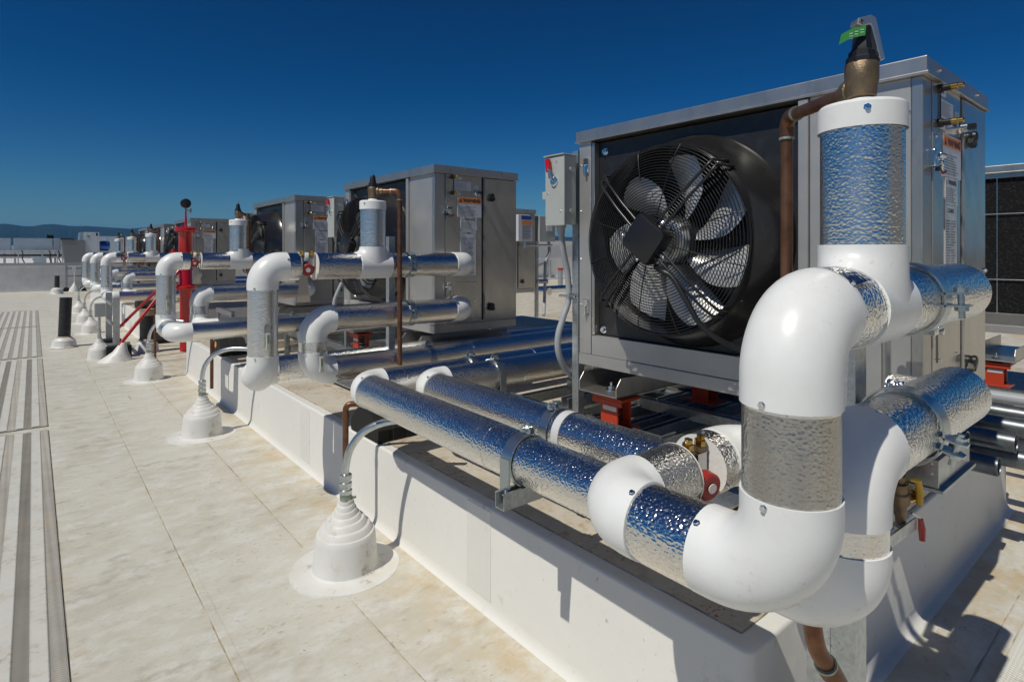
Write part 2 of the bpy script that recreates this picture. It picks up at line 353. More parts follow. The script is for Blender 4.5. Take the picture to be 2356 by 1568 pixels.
# roof deck with lapped membrane sheets
struct(MB().box(-14,34,-9,27.2,-0.5,0).build('roof_deck', 'roof', smooth=False))
def curb_foot_stain(m, x0, x1, colr):
    """rust-tan staining washed off the curb: follows the foot of the curb on the roof"""
    n = m.node_tree.nodes; L = m.node_tree.links; bs = n['Principled BSDF']; src = bs.inputs['Base Color'].links[0].from_socket
    tc = n.new('ShaderNodeTexCoord'); sp = n.new('ShaderNodeSeparateXYZ'); L.new(tc.outputs['Object'], sp.inputs[0])
    r = n.new('ShaderNodeMapRange'); r.interpolation_type = 'SMOOTHSTEP'; r.inputs['From Min'].default_value = x0; r.inputs['From Max'].default_value = x1; L.new(sp.outputs['X'], r.inputs['Value'])
    t1 = n.new('ShaderNodeTexNoise'); t1.inputs['Scale'].default_value = 4.5; t1.inputs['Detail'].default_value = 9; t1.inputs['Roughness'].default_value = 0.7; L.new(tc.outputs['Object'], t1.inputs['Vector'])
    r2 = n.new('ShaderNodeMapRange'); r2.inputs['From Min'].default_value = 0.44; r2.inputs['From Max'].default_value = 0.68; L.new(t1.outputs['Fac'], r2.inputs['Value'])
    mu = n.new('ShaderNodeMath'); mu.operation = 'MULTIPLY'; L.new(r.outputs[0], mu.inputs[0]); L.new(r2.outputs[0], mu.inputs[1])
    x = n.new('ShaderNodeMix'); x.data_type = 'RGBA'; L.new(mu.outputs[0], x.inputs['Factor']); L.new(src, x.inputs['A']); x.inputs['B'].default_value = (*colr, 1)
    L.new(x.outputs['Result'], bs.inputs['Base Color'])
curb_foot_stain(M['roof'], 0.85, 1.42, (0.52, 0.395, 0.225))
def sheet(x0,x1,y0,y1,z): return struct(MB().box(x0,x1,y0,y1,-0.02,z).build('roof_membrane_sheet', 'roof', smooth=False))
sheet(0.52, 30, -9, 27.0, 0.004)
sheet(0.985, 1.9, -9, 2.26, 0.008); sheet(0.985, 1.36, 2.26, 27.0, 0.008)
sheet(-12, 0.30, 18.25, 27.0, 0.005)
def seam(x0,x1,y0,y1,z):
    mb = MB(); L = max(x1-x0, y1-y0); n = int(L/0.06)
    along_y = (y1-y0) > (x1-x0)
    vv = []; ff = []; rnd = random.Random(int((x0+y0)*1000))
    for i in range(n+1):
        t = i/n; wd = 0.0013 + 0.0026*rnd.random()**2; off = (rnd.random()-0.5)*0.0015
        if along_y: y = y0+(y1-y0)*t; vv += [(x0+off-wd, y, z), (x0+off+wd, y, z)]
        else: x = x0+(x1-x0)*t; vv += [(x, y0+off-wd, z), (x, y0+off+wd, z)]
    for i in range(n): ff.append((2*i, 2*i+1, 2*i+3, 2*i+2))
    o = MB().add(vv, ff).build('dirt_line', 'dirt', smooth=False); o['kind'] = 'structure'; return o
seam(0.518,0.518,-4,18.2,0.0050); seam(0.983,0.983,0.7,2.2,0.0092); seam(0.983,0.983,2.75,4.75,0.0092); seam(0.983,0.983,5.2,7.2,0.0092); seam(0.983,0.983,7.8,24,0.0092)
seam(1.9,1.9,-4,0.68,0.0092)
seam(0.52,1.3,9.55,9.55,0.0095); seam(0.12,0.52,9.62,9.62,0.0012)
# low wide ridge of the weld next to the lap
struct(MB().box(0.526,0.551,-5,18,0.0,0.0062).build('weld_ridge','roof',smooth=False))
# parapets
def wallbox(name, mat, *b, bevel=0.01): 
    o = MB().box(*b).build(name, mat, smooth=False, bevel=bevel); return o
t = thing('parapet_wall', 'low grey-white parapet wall closing the roof behind the farthest pipes', 'wall', (0,27,0))
MB().box(-14,18,27.0,27.35,-0.1,0.93).build('wall_face','parapet',t,smooth=False)
MB().box(-14,18,26.93,27.42,0.93,1.03).build('coping','galv',t,smooth=False,bevel=0.005)
t = thing('penthouse_wall', 'tall bright white roof wall seen between the two stainless cabinets', 'wall', (22,22.3,0))
MB().box(12,40,22.2,22.6,0,1.86).build('wall_face','whitewall',t,smooth=False)
MB().box(12,40,22.14,22.66,1.86,2.02).build('coping','whitewall',t,smooth=False)
MB().box(12,40,21.9,22.2,0,0.12).build('base_fillet','whitewall',t,smooth=False)
MB().cyl((20.7,22.0,0),(20.7,22.0,1.0),0.09,14).cyl((20.7,22.05,0.95),(19.3,22.1,0.55),0.09,14).build('brace','galv',t)
t = thing('rear_parapet', 'white parapet wall behind the viewpoint mirrored in the cabinet doors', 'wall', (0,-8.9,0))
MB().box(-14,34,-9.2,-8.8,0,1.05).build('wall_face','parapet',t,smooth=False)
MB().box(-14,34,-9.27,-8.73,1.05,1.13).build('coping','galv',t,smooth=False)
t = thing('screen_wall', 'tall plain grey wall added out of view behind the viewpoint so the cabinet doors mirror warm grey', 'wall', (18,-9.6,0))
MB().box(2.5,34,-9.9,-9.4,0,5.2).build('wall_face','screen',t,smooth=False)  # unseen wall, added to turn the door reflections from sky blue to grey
MB().box(2.45,34.05,-9.95,-9.35,5.2,5.32).build('coping','galv',t,smooth=False)
t = thing('side_parapet', 'white parapet wall along the left roof edge beyond the walkway', 'wall', (-13.8,9,0))
MB().box(-14.1,-13.7,-9,27.3,0,1.05).build('wall_face','parapet',t,smooth=False)

# walkway pads
def pad(x1, y0, y1, n, label_w=0.05):
    o = MB().box(x1-0.05*(2*n+1), x1, y0, y1, 0.002, 0.008).build('walkway_pad', 'padgrey', smooth=False); o['kind'] = 'structure'
    for k in range(n):
        xa = x1 - 0.05*(2*k+2); mb = MB(); st = 0.015; m = int((y1-y0-0.02)/st)
        if y0 > 9: st = 0.03; m = int((y1-y0-0.02)/st)
        vv = []; ff = []
        for i in range(2*m):
            y = y0+0.01+i*st/2; e = 0.0055 if i % 2 else -0.001; z = 0.0125 + (0.0009 if i % 2 else 0)
            vv += [(xa+0.003-e, y, 0.006), (xa+0.003-e, y, z), (xa+0.047+e, y, z), (xa+0.047+e, y, 0.006)]
        for i in range(2*m-1):
            for q in range(3): ff.append((4*i+q, 4*i+q+1, 4*i+q+5, 4*i+q+4))
        s = mb.add(vv, ff).build('raised_strip', 'padwhite', smooth=False)
        s.parent = o
    # chevron ribs in the grey grooves (joined, too fine to pick apart)
    if y0 < 9:
        mb = MB(); rg = 0.013
        for k in range(min(n+1, 6)):
            xa = x1 - 0.05*(2*k+1)
            m = int((y1-max(y0,1.2)-0.03)/rg)
            for i in range(m):
                y = max(y0,1.2)+0.012+i*rg; s_ = 0.018 if k % 2 else -0.018
                mb.add([(xa+0.004,y,0.0085),(xa+0.046,y+s_,0.0085),(xa+0.046,y+s_+0.006,0.0085),(xa+0.004,y+0.006,0.0085),(xa+0.004,y+0.003,0.0112),(xa+0.046,y+s_+0.003,0.0112)],
                       [(0,1,5,4),(3,4,5,2),(0,4,3),(1,2,5)])
        g = mb.build('groove_ribs', 'padgrey', smooth=False); g.parent = o; g['kind'] = 'stuff'
    seam(x1+0.004, x1+0.004, max(y0,-1), y1, 0.0009); seam(x1-0.9, x1, y1+0.012, y1+0.012, 0.0009)
    return o
for (a, b, n) in ((1.75,5.85,9),(5.99,9.86,10),(10.05,14.12,12),(14.18,18.05,14)): pad(0.092, a, b, n)
pad(0.088, -2.3, 1.62, 9)
# walkway pad on the right, running along the end of the curb
o = struct(MB().box(1.6,6.5,-1.5,0.455,0.009,0.014).build('walkway_pad','padwhite',smooth=False))
mb = MB()
for i in range(330):
    x = 1.95+i*0.0135; mb.add([(x,0.449,0.0145),(x+0.006,0.449,0.0145),(x-0.10+0.006,0.12,0.0145),(x-0.10,0.12,0.0145),(x+0.003,0.449,0.0165),(x-0.097,0.12,0.0165)],[(0,4,5,3),(1,2,5,4),(0,1,4)])
g = mb.build('groove_ribs','padwhite',smooth=False); g.parent = o; g['kind'] = 'stuff'
seam(1.6,6.0,0.458,0.458,0.0098); seam(1.9,6.0,0.508,0.508,0.0055)

# ------------------------------------------------------------ equipment curbs
def curb(label, x0, x1, y0, y1, h=0.415):
    t = thing('equipment_curb', label, 'curb', ((x0+x1)/2,(y0+y1)/2,0))
    r = 0.012; f = 0.040
    prof = [(-f-0.012, 0.0), (-f, 0.0035), (-f*0.45, f*0.22), (-0.006, f*0.75), (0, f+0.012)] + [(0, h-r)] + [(r-r*math.cos(a), h-r+r*math.sin(a)) for a in (0.4,0.8,1.2,PI/2)]
    # perimeter sweep with rounded corners
    def ring(off, z):
        pts = []
        cr = 0.03
        for (cx, cy, a0) in ((x0+cr,y0+cr,PI),(x1-cr,y0+cr,1.5*PI),(x1-cr,y1-cr,0),(x0+cr,y1-cr,PI/2)):
            for k in range(7):
                a = a0 + k/6*PI/2; rr = max(0.004, cr - off); pts.append((cx+math.cos(a)*rr, cy+math.sin(a)*rr, z))
        return pts
    n = 28; vv = []
    for (off, z) in prof: vv += ring(off, z)
    m = len(prof); ff = [(i*n+k, i*n+(k+1) % n, (i+1)*n+(k+1) % n, (i+1)*n+k) for i in range(m-1) for k in range(n)]
    MB().add(vv, ff).build('curb_side', 'curb', t, sharp=50)
    MB().add(ring(r, h), [tuple(range(n))]).build('curb_edge', 'curb', t, smooth=False)
    s = 0.055
    MB().box(x0+s, x1-s, y0+s, y1-s, h-0.002, h+0.0035).build('curb_top', 'curbtop', t, smooth=False)
    # welded laps standing slightly proud of the face, with their weld edge
    yy = y0+1.05; k_ = 0
    while yy < y1-0.4:
        MB().box(x0-0.0022, x0+0.004, yy, yy+0.16, f+0.014, h-0.014).build('face_lap','curb',t,bevel=0.001,smooth=False)
        yy += 1.9 + 0.35*(k_ % 2); k_ += 1
    # dirt in the lap of the top sheet
    for (a, b, c_, d) in ((x0+s-0.002,x0+s+0.0015,y0+s,y1-s),(x0+s,x1-s,y0+s-0.002,y0+s+0.0015)):
        MB().box(a,b,c_,d,h+0.0005,h+0.0042).build('dirt_line','dirt',t,smooth=False)
    yy = y0+2.0
    while yy < y1-0.5:
        MB().box(x0+s, x1-s, yy, yy+0.003, h+0.0030, h+0.0046).build('dirt_line','dirt',t,smooth=False); yy += 2.43
    return t
curb('long white curb under the nearest three fan cabinets', 1.36, 4.12, 0.725, 7.55)
curb('white curb starting past the red standpipe, under the far cabinets', 1.33, 4.12, 11.2, 21.5)
curb('white curb under the second cabinet row on the right', 4.86, 7.6, 0.9, 7.6, 0.33)
mb = MB(); mb.box(1.50, 1.503, 2.9, 7.4, 0.4187, 0.4197)
# a short membrane cover strip pressed to the curb corner
# ============================================================ FAN CABINETS
XF = 2.05
def make_unit(label, coilface=False):
    t = thing('fan_cabinet', label, 'air conditioner', (XF, 0, 0), 'stainless cabinets set out in rows on the curbs')
    D, L = 0.70, 1.41; x = XF
    def P(name, mat, x0, x1, y0, y1, z0, z1, bevel=0.0015, parent=t): return B(name, mat, parent, x+x0, x+x1, y0, y1, z0, z1, bevel)
    # inner body (set back from every skin)
    P('core', 'blackpaint', 0.06, D-0.03, 0.03, L-0.03, 0.93, 1.92)
    # lid: top sheet, drip edge
    lid = P('lid', 'steel', -0.014, D+0.014, -0.014, L+0.014, 1.936, 1.984, 0.003)
    P('lid_lip', 'steel', -0.018, D+0.018, -0.018, L+0.018, 1.929, 1.938, 0.002)
    for (sx, sy) in ((0.11,-0.014),(0.55,-0.014)): screw(t, (x+sx, sy, 1.962), (0,-1,0.2), 0.006)
    # base
    P('base_rail', 'satin', -0.004, 0.006, -0.004, L+0.004, 0.862, 0.915); P('base_rail', 'steel', 0.006, D, -0.004, 0.006, 0.862, 0.915)
    P('base_pan', 'steel', 0.006, D, 0.006, L, 0.866, 0.93); P('back_skin', 'steel', D-0.03, D, 0.004, L-0.004, 0.93, 1.93); P('side_skin', 'steel', 0.02, D-0.03, L-0.02, L, 0.93, 1.93)
    # fan face
    if not coilface:
        P('side_panel', 'satin', 0.001, 0.03, 0.0315, 0.328, 0.917, 1.929)
        P('corner_post', 'satin', -0.012, 0.03, 0.3295, 0.362, 0.917, 1.925)
        P('corner_post', 'satin', -0.003, 0.03, 1.335, L, 0.917, 1.929)
        P('bottom_rail', 'satin', 0.0, 0.03, 0.364, 1.333, 0.917, 1.008)
        P('recess_edge', 'steel', 0.0, 0.05, 1.315, 1.333, 1.01, 1.92)
        P('fan_panel', 'blackpaint', 0.034, 0.05, 0.364, 1.313, 1.01, 1.92)
        for (yy, zz) in ((1.275,1.875),(1.285,1.035),(0.40,1.875),(0.40,1.035)):
            MB().lathe((x+0.034,yy,zz),(-1,0,0),[(0,0.017),(0.003,0.017),(0.003,0.0125),(0.012,0.0125)],16).lathe((x+0.022,yy,zz),(-1,0,0),[(0,0.009),(0.007,0.008)],6).build('bolt','chrome',t)
        for zz in (1.80, 1.13):
            MB().box(x-0.014,x-0.003,1.345,1.375,zz-0.02,zz+0.05).cyl((x-0.018,1.36,zz-0.03),(x-0.018,1.36,zz+0.02),0.006,10).build('latch','chrome',t,bevel=0.002)
        for zz in (1.82,1.60,1.37,1.15,0.99): screw(t, (x-0.003,1.40,zz), (-1,0,0), 0.004)
        cy, cz = 0.820, 1.448; c0 = Vector((x, cy, cz)); ax = (-1,0,0)
        MB().lathe((x+0.034,cy,cz), ax, [(0.0,0.432),(0.010,0.432),(0.020,0.425),(0.045,0.411),(0.08,0.399),(0.12,0.387),(0.16,0.377),(0.19,0.369),(0.198,0.372),(0.200,0.369),(0.196,0.362),(0.15,0.358),(0.02,0.352),(0.0,0.352)],72,cap=False).build('fan_cowl','cowl',t,sharp=50)
        rot = MB().lathe((x+0.02,cy,cz), ax, [(0,0.10),(0.10,0.10),(0.115,0.085),(0.115,0)],32,cap=False).build('fan_rotor','blackplastic',t)
        nb = 7
        for k in range(nb):
            th0 = 2*PI*k/nb + 0.28; vv = []; ff = []; nr, nc = 12, 9
            for side in (0, 1):
                for i in range(nr+1):
                    s = i/nr; r = 0.095 + 0.245*s
                    lead = 0.36*s**1.4; wd = 0.52 + 0.22*math.sin(PI*min(1, s*0.95)) - 0.10*s
                    for j in range(nc+1):
                        q = j/nc
                        if i == nr: rr = r - 0.0 + 0.006*math.sin(q*PI*9)
                        else: rr = r
                        a = th0 + lead - wd*0.5 + wd*q
                        edge = 0.004*math.sin(s*60) if j == 0 else 0
                        xx = 0.075 - 0.07*(1-s*0.35)*(q-0.5)*1.1 + 0.018*math.sin(PI*q) + (0.002 if side else 0)
                        vv.append((x+0.034-xx, cy - math.cos(a+edge)*rr, cz + math.sin(a+edge)*rr))
            N = (nr+1)*(nc+1)
            for i in range(nr):
                for j in range(nc):
                    a0 = i*(nc+1)+j; ff.append((a0,a0+1,a0+nc+2,a0+nc+1)); ff.append((N+a0,N+a0+nc+1,N+a0+nc+2,N+a0+1))
            bl = MB().add(vv, ff).build('blade', 'blade', t, sharp=60); bl.parent = rot
        MB().lathe((x-0.06,cy,cz), ax, [(0,0.088),(0.05,0.088),(0.075,0.083),(0.085,0.06),(0.085,0)],40,cap=False).build('motor','alu',t)
        # guard: concentric wires on a dome
        mb = MB(); nrg = 25
        def dome(r): return -(0.17 + 0.052*math.cos(min(1, r/0.372)*PI/2)**0.55)
        for k in range(nrg):
            r = 0.098 + (0.366-0.098)*k/(nrg-1); xx = dome(r)
            mb.sweep([(x+xx, cy+math.cos(a)*r, cz+math.sin(a)*r) for a in [2*PI*i/72 for i in range(72)]], 0.00185, 5, close=True)
        for k in range(4): 
            r = 0.371; mb.sweep([(x-0.165+0.012*k, cy+math.cos(a)*r, cz+math.sin(a)*r) for a in [2*PI*i/72 for i in range(72)]], 0.00185, 5, close=True)
        for k in range(12):
            a = 2*PI*(k+0.5)/12; lo = 0.24 if k % 3 else 0.10
            mb.sweep([(x+dome(r)-0.003, cy+math.cos(a)*r, cz+math.sin(a)*r) for r in [lo+(0.372-lo)*i/8 for i in range(9)]], 0.0023, 5)
        mb.build('fan_guard', 'wire', t, sharp=80)
        for k in range(4):
            a = PI/4 + k*PI/2
            # angle seen from the fan side: right is -Y
            dy, dz = -math.cos(a), math.sin(a); py, pz = -dz, dy
            mb = MB()
            for s in (-1, 1):
                off = 0.016*s
                pts = [(x-0.245, cy+dy*0.06+py*off, cz+dz*0.06+pz*off), (x-0.243, cy+dy*0.20+py*off, cz+dz*0.20+pz*off), (x-0.225, cy+dy*0.33+py*off, cz+dz*0.33+pz*off), (x-0.205, cy+dy*0.368+py*off, cz+dz*0.368+pz*off), (x-0.15, cy+dy*0.374+py*off, cz+dz*0.374+pz*off)]
                if k == 0: pts = pts[:3] + [(x-0.225, cy+dy*0.380+py*off*0.7, cz+dz*0.380+pz*off*0.7), (x-0.12, cy+dy*0.384+py*off, cz+dz*0.384+pz*off)]
                mb.sweep(pts, 0.0056, 8)
            mb.build('support_arm', 'wire', t, sharp=80)
            MB().lathe((x-0.228,cy+dy*0.085,cz+dz*0.085), ax, [(0,0.011),(0.012,0.011),(0.016,0.006)],10).build('bolt','chrome',t)
        # terminal box (a square turned on its corner)
        s = 0.078; mb = MB()
        def dia(k, f): 
            q = []
            for i in range(4):
                a = i*PI/2 - 0.12
                for d in (-0.22, -0.07, 0.07, 0.22): q.append((x+k, cy+0.006+math.cos(a+d)*s*f*(1.05-abs(d)*0.55), cz+0.004+math.sin(a+d)*s*f*(1.05-abs(d)*0.55)))
            return q
        vv = dia(-0.215,1.25)+dia(-0.262,1.25)+dia(-0.272,1.20)+dia(-0.2755,1.05); n=16
        ff = [(i*n+k,i*n+(k+1)%n,(i+1)*n+(k+1)%n,(i+1)*n+k) for i in range(3) for k in range(n)]+[tuple(3*n+k for k in range(n))]
        MB().add(vv,ff).build('terminal_box','blackplastic',t,sharp=50)
        for (dy,dz) in ((0.0,-0.075),(0.07,0.02)): screw(t,(x-0.272,cy+0.03+dy,cz+dz),(-1,0,0),0.005)
        pts = [(x-0.22,cy-0.02,cz-0.10),(x-0.255,cy-0.07,cz-0.115),(x-0.25,cy-0.115,cz-0.14),(x-0.245,cy-0.17,cz-0.22),(x-0.235,cy-0.22,cz-0.30),(x-0.20,cy-0.28,cz-0.355),(x-0.12,cy-0.36,cz-0.40),(x+0.02,cy-0.43,cz-0.41)]
        P3 = smooth_path(pts, 90)
        MB().sweep(P3, [0.0095 + 0.0018*(i % 2) for i in range(len(P3))], 10).build('corrugated_cable','blackplastic',t,sharp=80)
    else:
        P('coil', 'coil', 0.02, 0.06, 0.02, L-0.02, 1.00, 1.90); P('top_rail', 'steel', 0.0, 0.06, 0.0, L, 1.90, 1.93); P('bottom_rail', 'steel', 0.0, 0.06, 0.0, L, 0.917, 0.995)
        for yy in (0.0, L-0.02): P('corner_post','steel',0.0,0.06,yy,yy+0.02,0.995,1.90)
        mb = MB()
        for i in range(1, 7): mb.cyl((x+0.012,0.02+i*0.205-0.05,0.99),(x+0.012,0.02+i*0.205-0.05,1.91),0.0028,6)
        for zz in (1.22,1.66): mb.cyl((x+0.008,0.0,zz),(x+0.008,L,zz),0.0028,6)
        mb.build('wire_guard','chrome',t)
    # door side, facing -Y
    P('corner_post', 'steel', 0.0, 0.083, 0.0, 0.031, 0.917, 1.929, 0.004)
    P('door_panel', 'door', 0.086, 0.386, -0.003, 0.03, 0.917, 1.929, 0.002)
    P('door_gap', 'blackpaint', 0.386, 0.402, 0.012, 0.03, 0.917, 1.929)
    P('edge_strip', 'steel', 0.402, 0.409, -0.006, 0.02, 0.93, 1.925)
    P('door_panel', 'door', 0.411, 0.70, -0.008, 0.03, 0.925, 1.925, 0.003)
    # service cover, screws
    P('service_cover', 'door', 0.125, 0.335, -0.0065, -0.0025, 1.055, 1.20)
    for (sx, sz) in ((0.135,1.19),(0.325,1.19),(0.135,1.065),(0.325,1.065),(0.30,0.94),(0.105,1.76)): screw(t, (x+sx,-0.0065,sz), (0,-1,0), 0.005)
    # gauge ports with thin cable
    for zz in (1.912, 1.805):
        MB().lathe((x+0.138,-0.003,zz),(0,-1,0),[(0,0.014),(0.012,0.014),(0.012,0.010),(0.034,0.010)],14).build('port_collar','blackplastic',t)
        MB().lathe((x+0.138,-0.035,zz),(0,-1,0),[(0,0.0095),(0.018,0.0095),(0.02,0.0075),(0.032,0.0075),(0.035,0.005)],12).build('brass_port','brass',t)
    MB().cyl((x+0.148,-0.006,1.905),(x+0.148,-0.006,1.81),0.002,6).build('tether','blackplastic',t)
    # key switch
    MB().lathe((x+0.338,-0.003,1.815),(0,-1,0),[(0,0.019),(0.01,0.019),(0.014,0.015),(0.032,0.014),(0.034,0.0)],20,cap=False).build('key_switch','chrome',t)
    MB().lathe((x+0.338,-0.036,1.815),(0,-1,0),[(0,0.013),(0.02,0.0135),(0.022,0.0)],4,cap=False).build('key_cap','blackplastic',t)
    # quarter-turn door knobs
    for zz in (1.80, 1.025):
        MB().lathe((x+0.462,-0.008,zz),(0,-1,0),[(0,0.019),(0.010,0.018),(0.016,0.021),(0.024,0.019),(0.027,0.010)],16).add(*bar2(x+0.462,-0.012,zz)).build('door_knob','blackplastic',t)
    # draw latches
    for zz in (1.685, 1.17):
        mb = MB().box(x+0.058,x+0.068,-0.016,0.0,zz-0.022,zz+0.03)
        mb.box(x+0.092,x+0.128,-0.010,-0.003,zz-0.024,zz+0.034).cyl((x+0.085,-0.020,zz+0.014),(x+0.125,-0.022,zz+0.014),0.008,10).cyl((x+0.1,-0.016,zz-0.012),(x+0.1,-0.028,zz-0.012),0.010,10)
        mb.box(x+0.068,x+0.096,-0.024,-0.018,zz-0.004,zz+0.004)
        mb.build('draw_latch','chrome',t,bevel=0.002)
    MB().box(x+0.085,x+0.10,-0.02,-0.008,1.650,1.664).build('padlock','blackplastic',t,bevel=0.002)
    MB().sweep([(x+0.10,-0.018,1.66),(x+0.12,-0.02,1.645),(x+0.145,-0.02,1.652),(x+0.15,-0.02,1.656)],[0.001,0.004,0.004,0.001],6).build('seal_tag','redplastic',t)
    # labels
    def lab(name, x0, x1, z0, z1, rows, parent_mat='paper', margin=0.006, cols=1, head=0, grp=None):
        l = P(name, parent_mat, x0, x1, -0.0052, -0.0034, z0, z1, 0)
        mb = MB(); rnd = random.Random(int(x0*1e4+z0*1e3)); h = (z1-z0-head-2*margin)
        cw = (x1-x0-2*margin)/cols
        for c_ in range(cols):
            for i in range(rows):
                z = z1-head-margin-(i+0.5)*h/rows
                if rnd.random() < 0.12: continue
                xs = x+x0+margin+c_*cw; xe = xs + cw*(0.55+0.4*rnd.random())
                p = xs
                while p < xe:
                    q = min(xe, p+0.004+0.012*rnd.random()); mb.add([(p,-0.0056,z-h/rows*0.20),(q,-0.0056,z-h/rows*0.20),(q,-0.0056,z+h/rows*0.20),(p,-0.0056,z+h/rows*0.20)],[(0,1,2,3)]); p = q+0.0022
        pr = mb.build('small_print','inkgrey',t,smooth=False); pr.parent = l
        return l
    lab('info_label', 0.156,0.292,1.828,1.886,7); lab('port_label',0.158,0.212,1.898,1.916,1,margin=0.003); lab('port_label',0.158,0.206,1.792,1.808,1,margin=0.003)
    lab('key_label',0.318,0.354,1.842,1.868,3,margin=0.003)
    l = lab('warning_label',0.180,0.383,1.645,1.780,9,head=0.045)
    o_ = P('header','labelorange',0.185,0.378,-0.0060,-0.0053,1.741,1.776,0); o_.parent = l
    mb = MB(); cx, z0 = x+0.206, 1.746
    mb.add([(cx-0.014,-0.0064,z0),(cx+0.014,-0.0064,z0),(cx,-0.0064,z0+0.025)],[(0,1,2)]); q = mb.build('hazard_triangle','ink',t,smooth=False); q.parent = l
    q = text('exclamation','!',0.018,t,(cx-0.0028,-0.0067,z0+0.003),'labelorange',0.0006); q.parent = l
    q = text('warning_word','WARNING',0.0315,t,(x+0.229,-0.0064,1.7475),'ink',0.0012,0.92); q.parent = l
    l = lab('caution_label',0.205,0.345,1.556,1.642,8,head=0.024)
    q = text('warning_word','WARNING',0.0205,t,(x+0.238,-0.0058,1.6215),'ink',0.0006,0.90); q.parent = l
    mb = MB(); cx = x+0.222
    for (a,b,c_) in (((-0.009,0),(0.009,0),(0,0.016)),): mb.add([(cx+a[0],-0.0058,1.621+a[1]),(cx+b[0],-0.0058,1.621+b[1]),(cx+c_[0],-0.0058,1.621+c_[1])],[(0,1,2)])
    q = mb.build('hazard_triangle','ink',t,smooth=False); q.parent = l
    mb = MB().add([(cx-0.0055,-0.0061,1.6225),(cx+0.0055,-0.0061,1.6225),(cx,-0.0061,1.6325)],[(0,1,2)]); q = mb.build('triangle_field','paper',t,smooth=False); q.parent = l
    l = lab('rating_plate',0.203,0.335,1.240,1.553,30,cols=2,head=0.04)
    q = text('maker_word','COLMAC',0.019,t,(x+0.232,-0.0058,1.530),'ink',0.0004,0.86); q.parent = l
    return t
def bar2(cx, y, cz):
    v = []; f = []
    for (ax_, az_) in ((0.7,-1.0),(-0.7,-1.0)):
        d = Vector((ax_,0,az_)).normalized(); p = Vector((-d.z,0,d.x)); o = Vector((cx,y,cz)); k = len(v)
        for (l, s) in ((0.0,0.010),(0.036,0.012)):
            for yy in (0.0,-0.016):
                for w_ in (-s, s): v.append(o + d*l + p*w_ + Vector((0,yy,0)))
        f += [tuple(k+i for i in q) for q in ((0,1,3,2),(4,6,7,5),(0,4,5,1),(2,3,7,6),(0,2,6,4),(1,5,7,3))]
    return v, f
def smooth_path(pts, n):
    P = [Vector(p) for p in pts]; P = [P[0]*2-P[1]] + P + [P[-1]*2-P[-2]]; out = []
    m = len(P)-3
    for i in range(n+1):
        u = i/n*m; k = min(int(u), m-1); t = u-k; a, b, c, d = P[k:k+4]
        out.append(0.5*((2*b)+(c-a)*t+(2*a-5*b+4*c-d)*t*t+(3*b-a-3*c+d)*t*t*t))
    return out

UY = [0.555, 3.29, 5.93, 10.98, 13.55, 15.75]
LAB = ['nearest stainless fan cabinet, its big fan beside the tall white pipe elbow',
       'second stainless fan cabinet, its warning-label doors behind two capped silver pipes',
       'third stainless fan cabinet, just left of the second one, partly behind it',
       'fourth stainless fan cabinet, directly right of the red standpipe',
       'fifth stainless fan cabinet, small, seen left of the red standpipe gauge',
       'farthest stainless fan cabinet at the left end of the row']
u0 = make_unit(LAB[0]); units = [u0]; u0.location = (XF, UY[0], 0)
for k in range(1, 6):
    c = copy_tree(u0, label=LAB[k]); c.location = (XF, UY[k], 0); units.append(c)
u2 = make_unit('cabinet with black coil face at the right picture edge', True); u2.location = (5.0, UY[0], 0)
for k, lb in ((1, 'second-row coil cabinet hidden behind the nearest fan cabinet'), (2, 'second-row coil cabinet in the gap behind the second fan cabinet')):
    c = copy_tree(u2, label=lb); c.location = (5.0 if k == 1 else 4.6, UY[k], 0)
# control box with warning sticker hanging on the second-row cabinet
t = thing('control_box', 'pale control box with orange warning sticker on the cabinet seen through the gap', 'control box', (5.07, 5.9, 1.5))
MB().prism([(4.88,5.78,1.55),(5.13,5.78,1.55),(5.13,5.78,1.83),(5.08,5.78,1.90),(4.88,5.78,1.90)],(0,0,0),(0,0.13,0)).build('enclosure','paper',t,bevel=0.004,smooth=False)
B('sticker','labelorange',t,4.93,5.115,5.775,5.779,1.77,1.815,0); B('screen','blue',t,4.93,5.10,5.775,5.779,1.835,1.885,0)
mb = MB()
for i in range(9): mb.box(4.94,5.06+0.04*(i%3)/2,5.7765,5.779,1.585+i*0.02,1.592+i*0.02)
mb.build('small_print','inkgrey',t,smooth=False)
MB().cyl((5.0,5.8,1.56),(5.0,5.8,1.46),0.02,10).cyl((5.0,5.8,1.5),(5.5,5.8,1.5),0.017,10).build('conduit','conduit',t)
# grey meter box on a strut post
t = thing('meter_box', 'grey meter box with teal sticker on a slotted post in the gap between cabinets', 'meter box', (5.5,5.95,0.4))
B('enclosure','grey',t,5.36,5.66,5.9,6.02,1.552,1.905,0.006)
B('display','blackplastic',t,5.49,5.60,5.893,5.899,1.84,1.885,0); B('sticker','teal',t,5.48,5.60,5.893,5.899,1.79,1.835,0); B('sticker','paper',t,5.49,5.595,5.893,5.899,1.70,1.785,0)
mb = MB(); mb.box(5.42,5.46,6.03,6.07,0.5,1.6)
mb.build('slotted_post','galv',t)
MB().sweep(smooth_path([(5.58,5.95,1.56),(5.57,5.93,1.40),(5.50,5.93,1.25),(5.49,5.93,0.95),(5.45,5.9,0.7),(5.35,5.8,0.55)],40),0.022,12).build('flex_conduit','greypvc',t,sharp=80)
MB().cyl((5.44,6.0,1.0),(5.52,5.9,1.0),0.03,10).build('strap','galv',t)

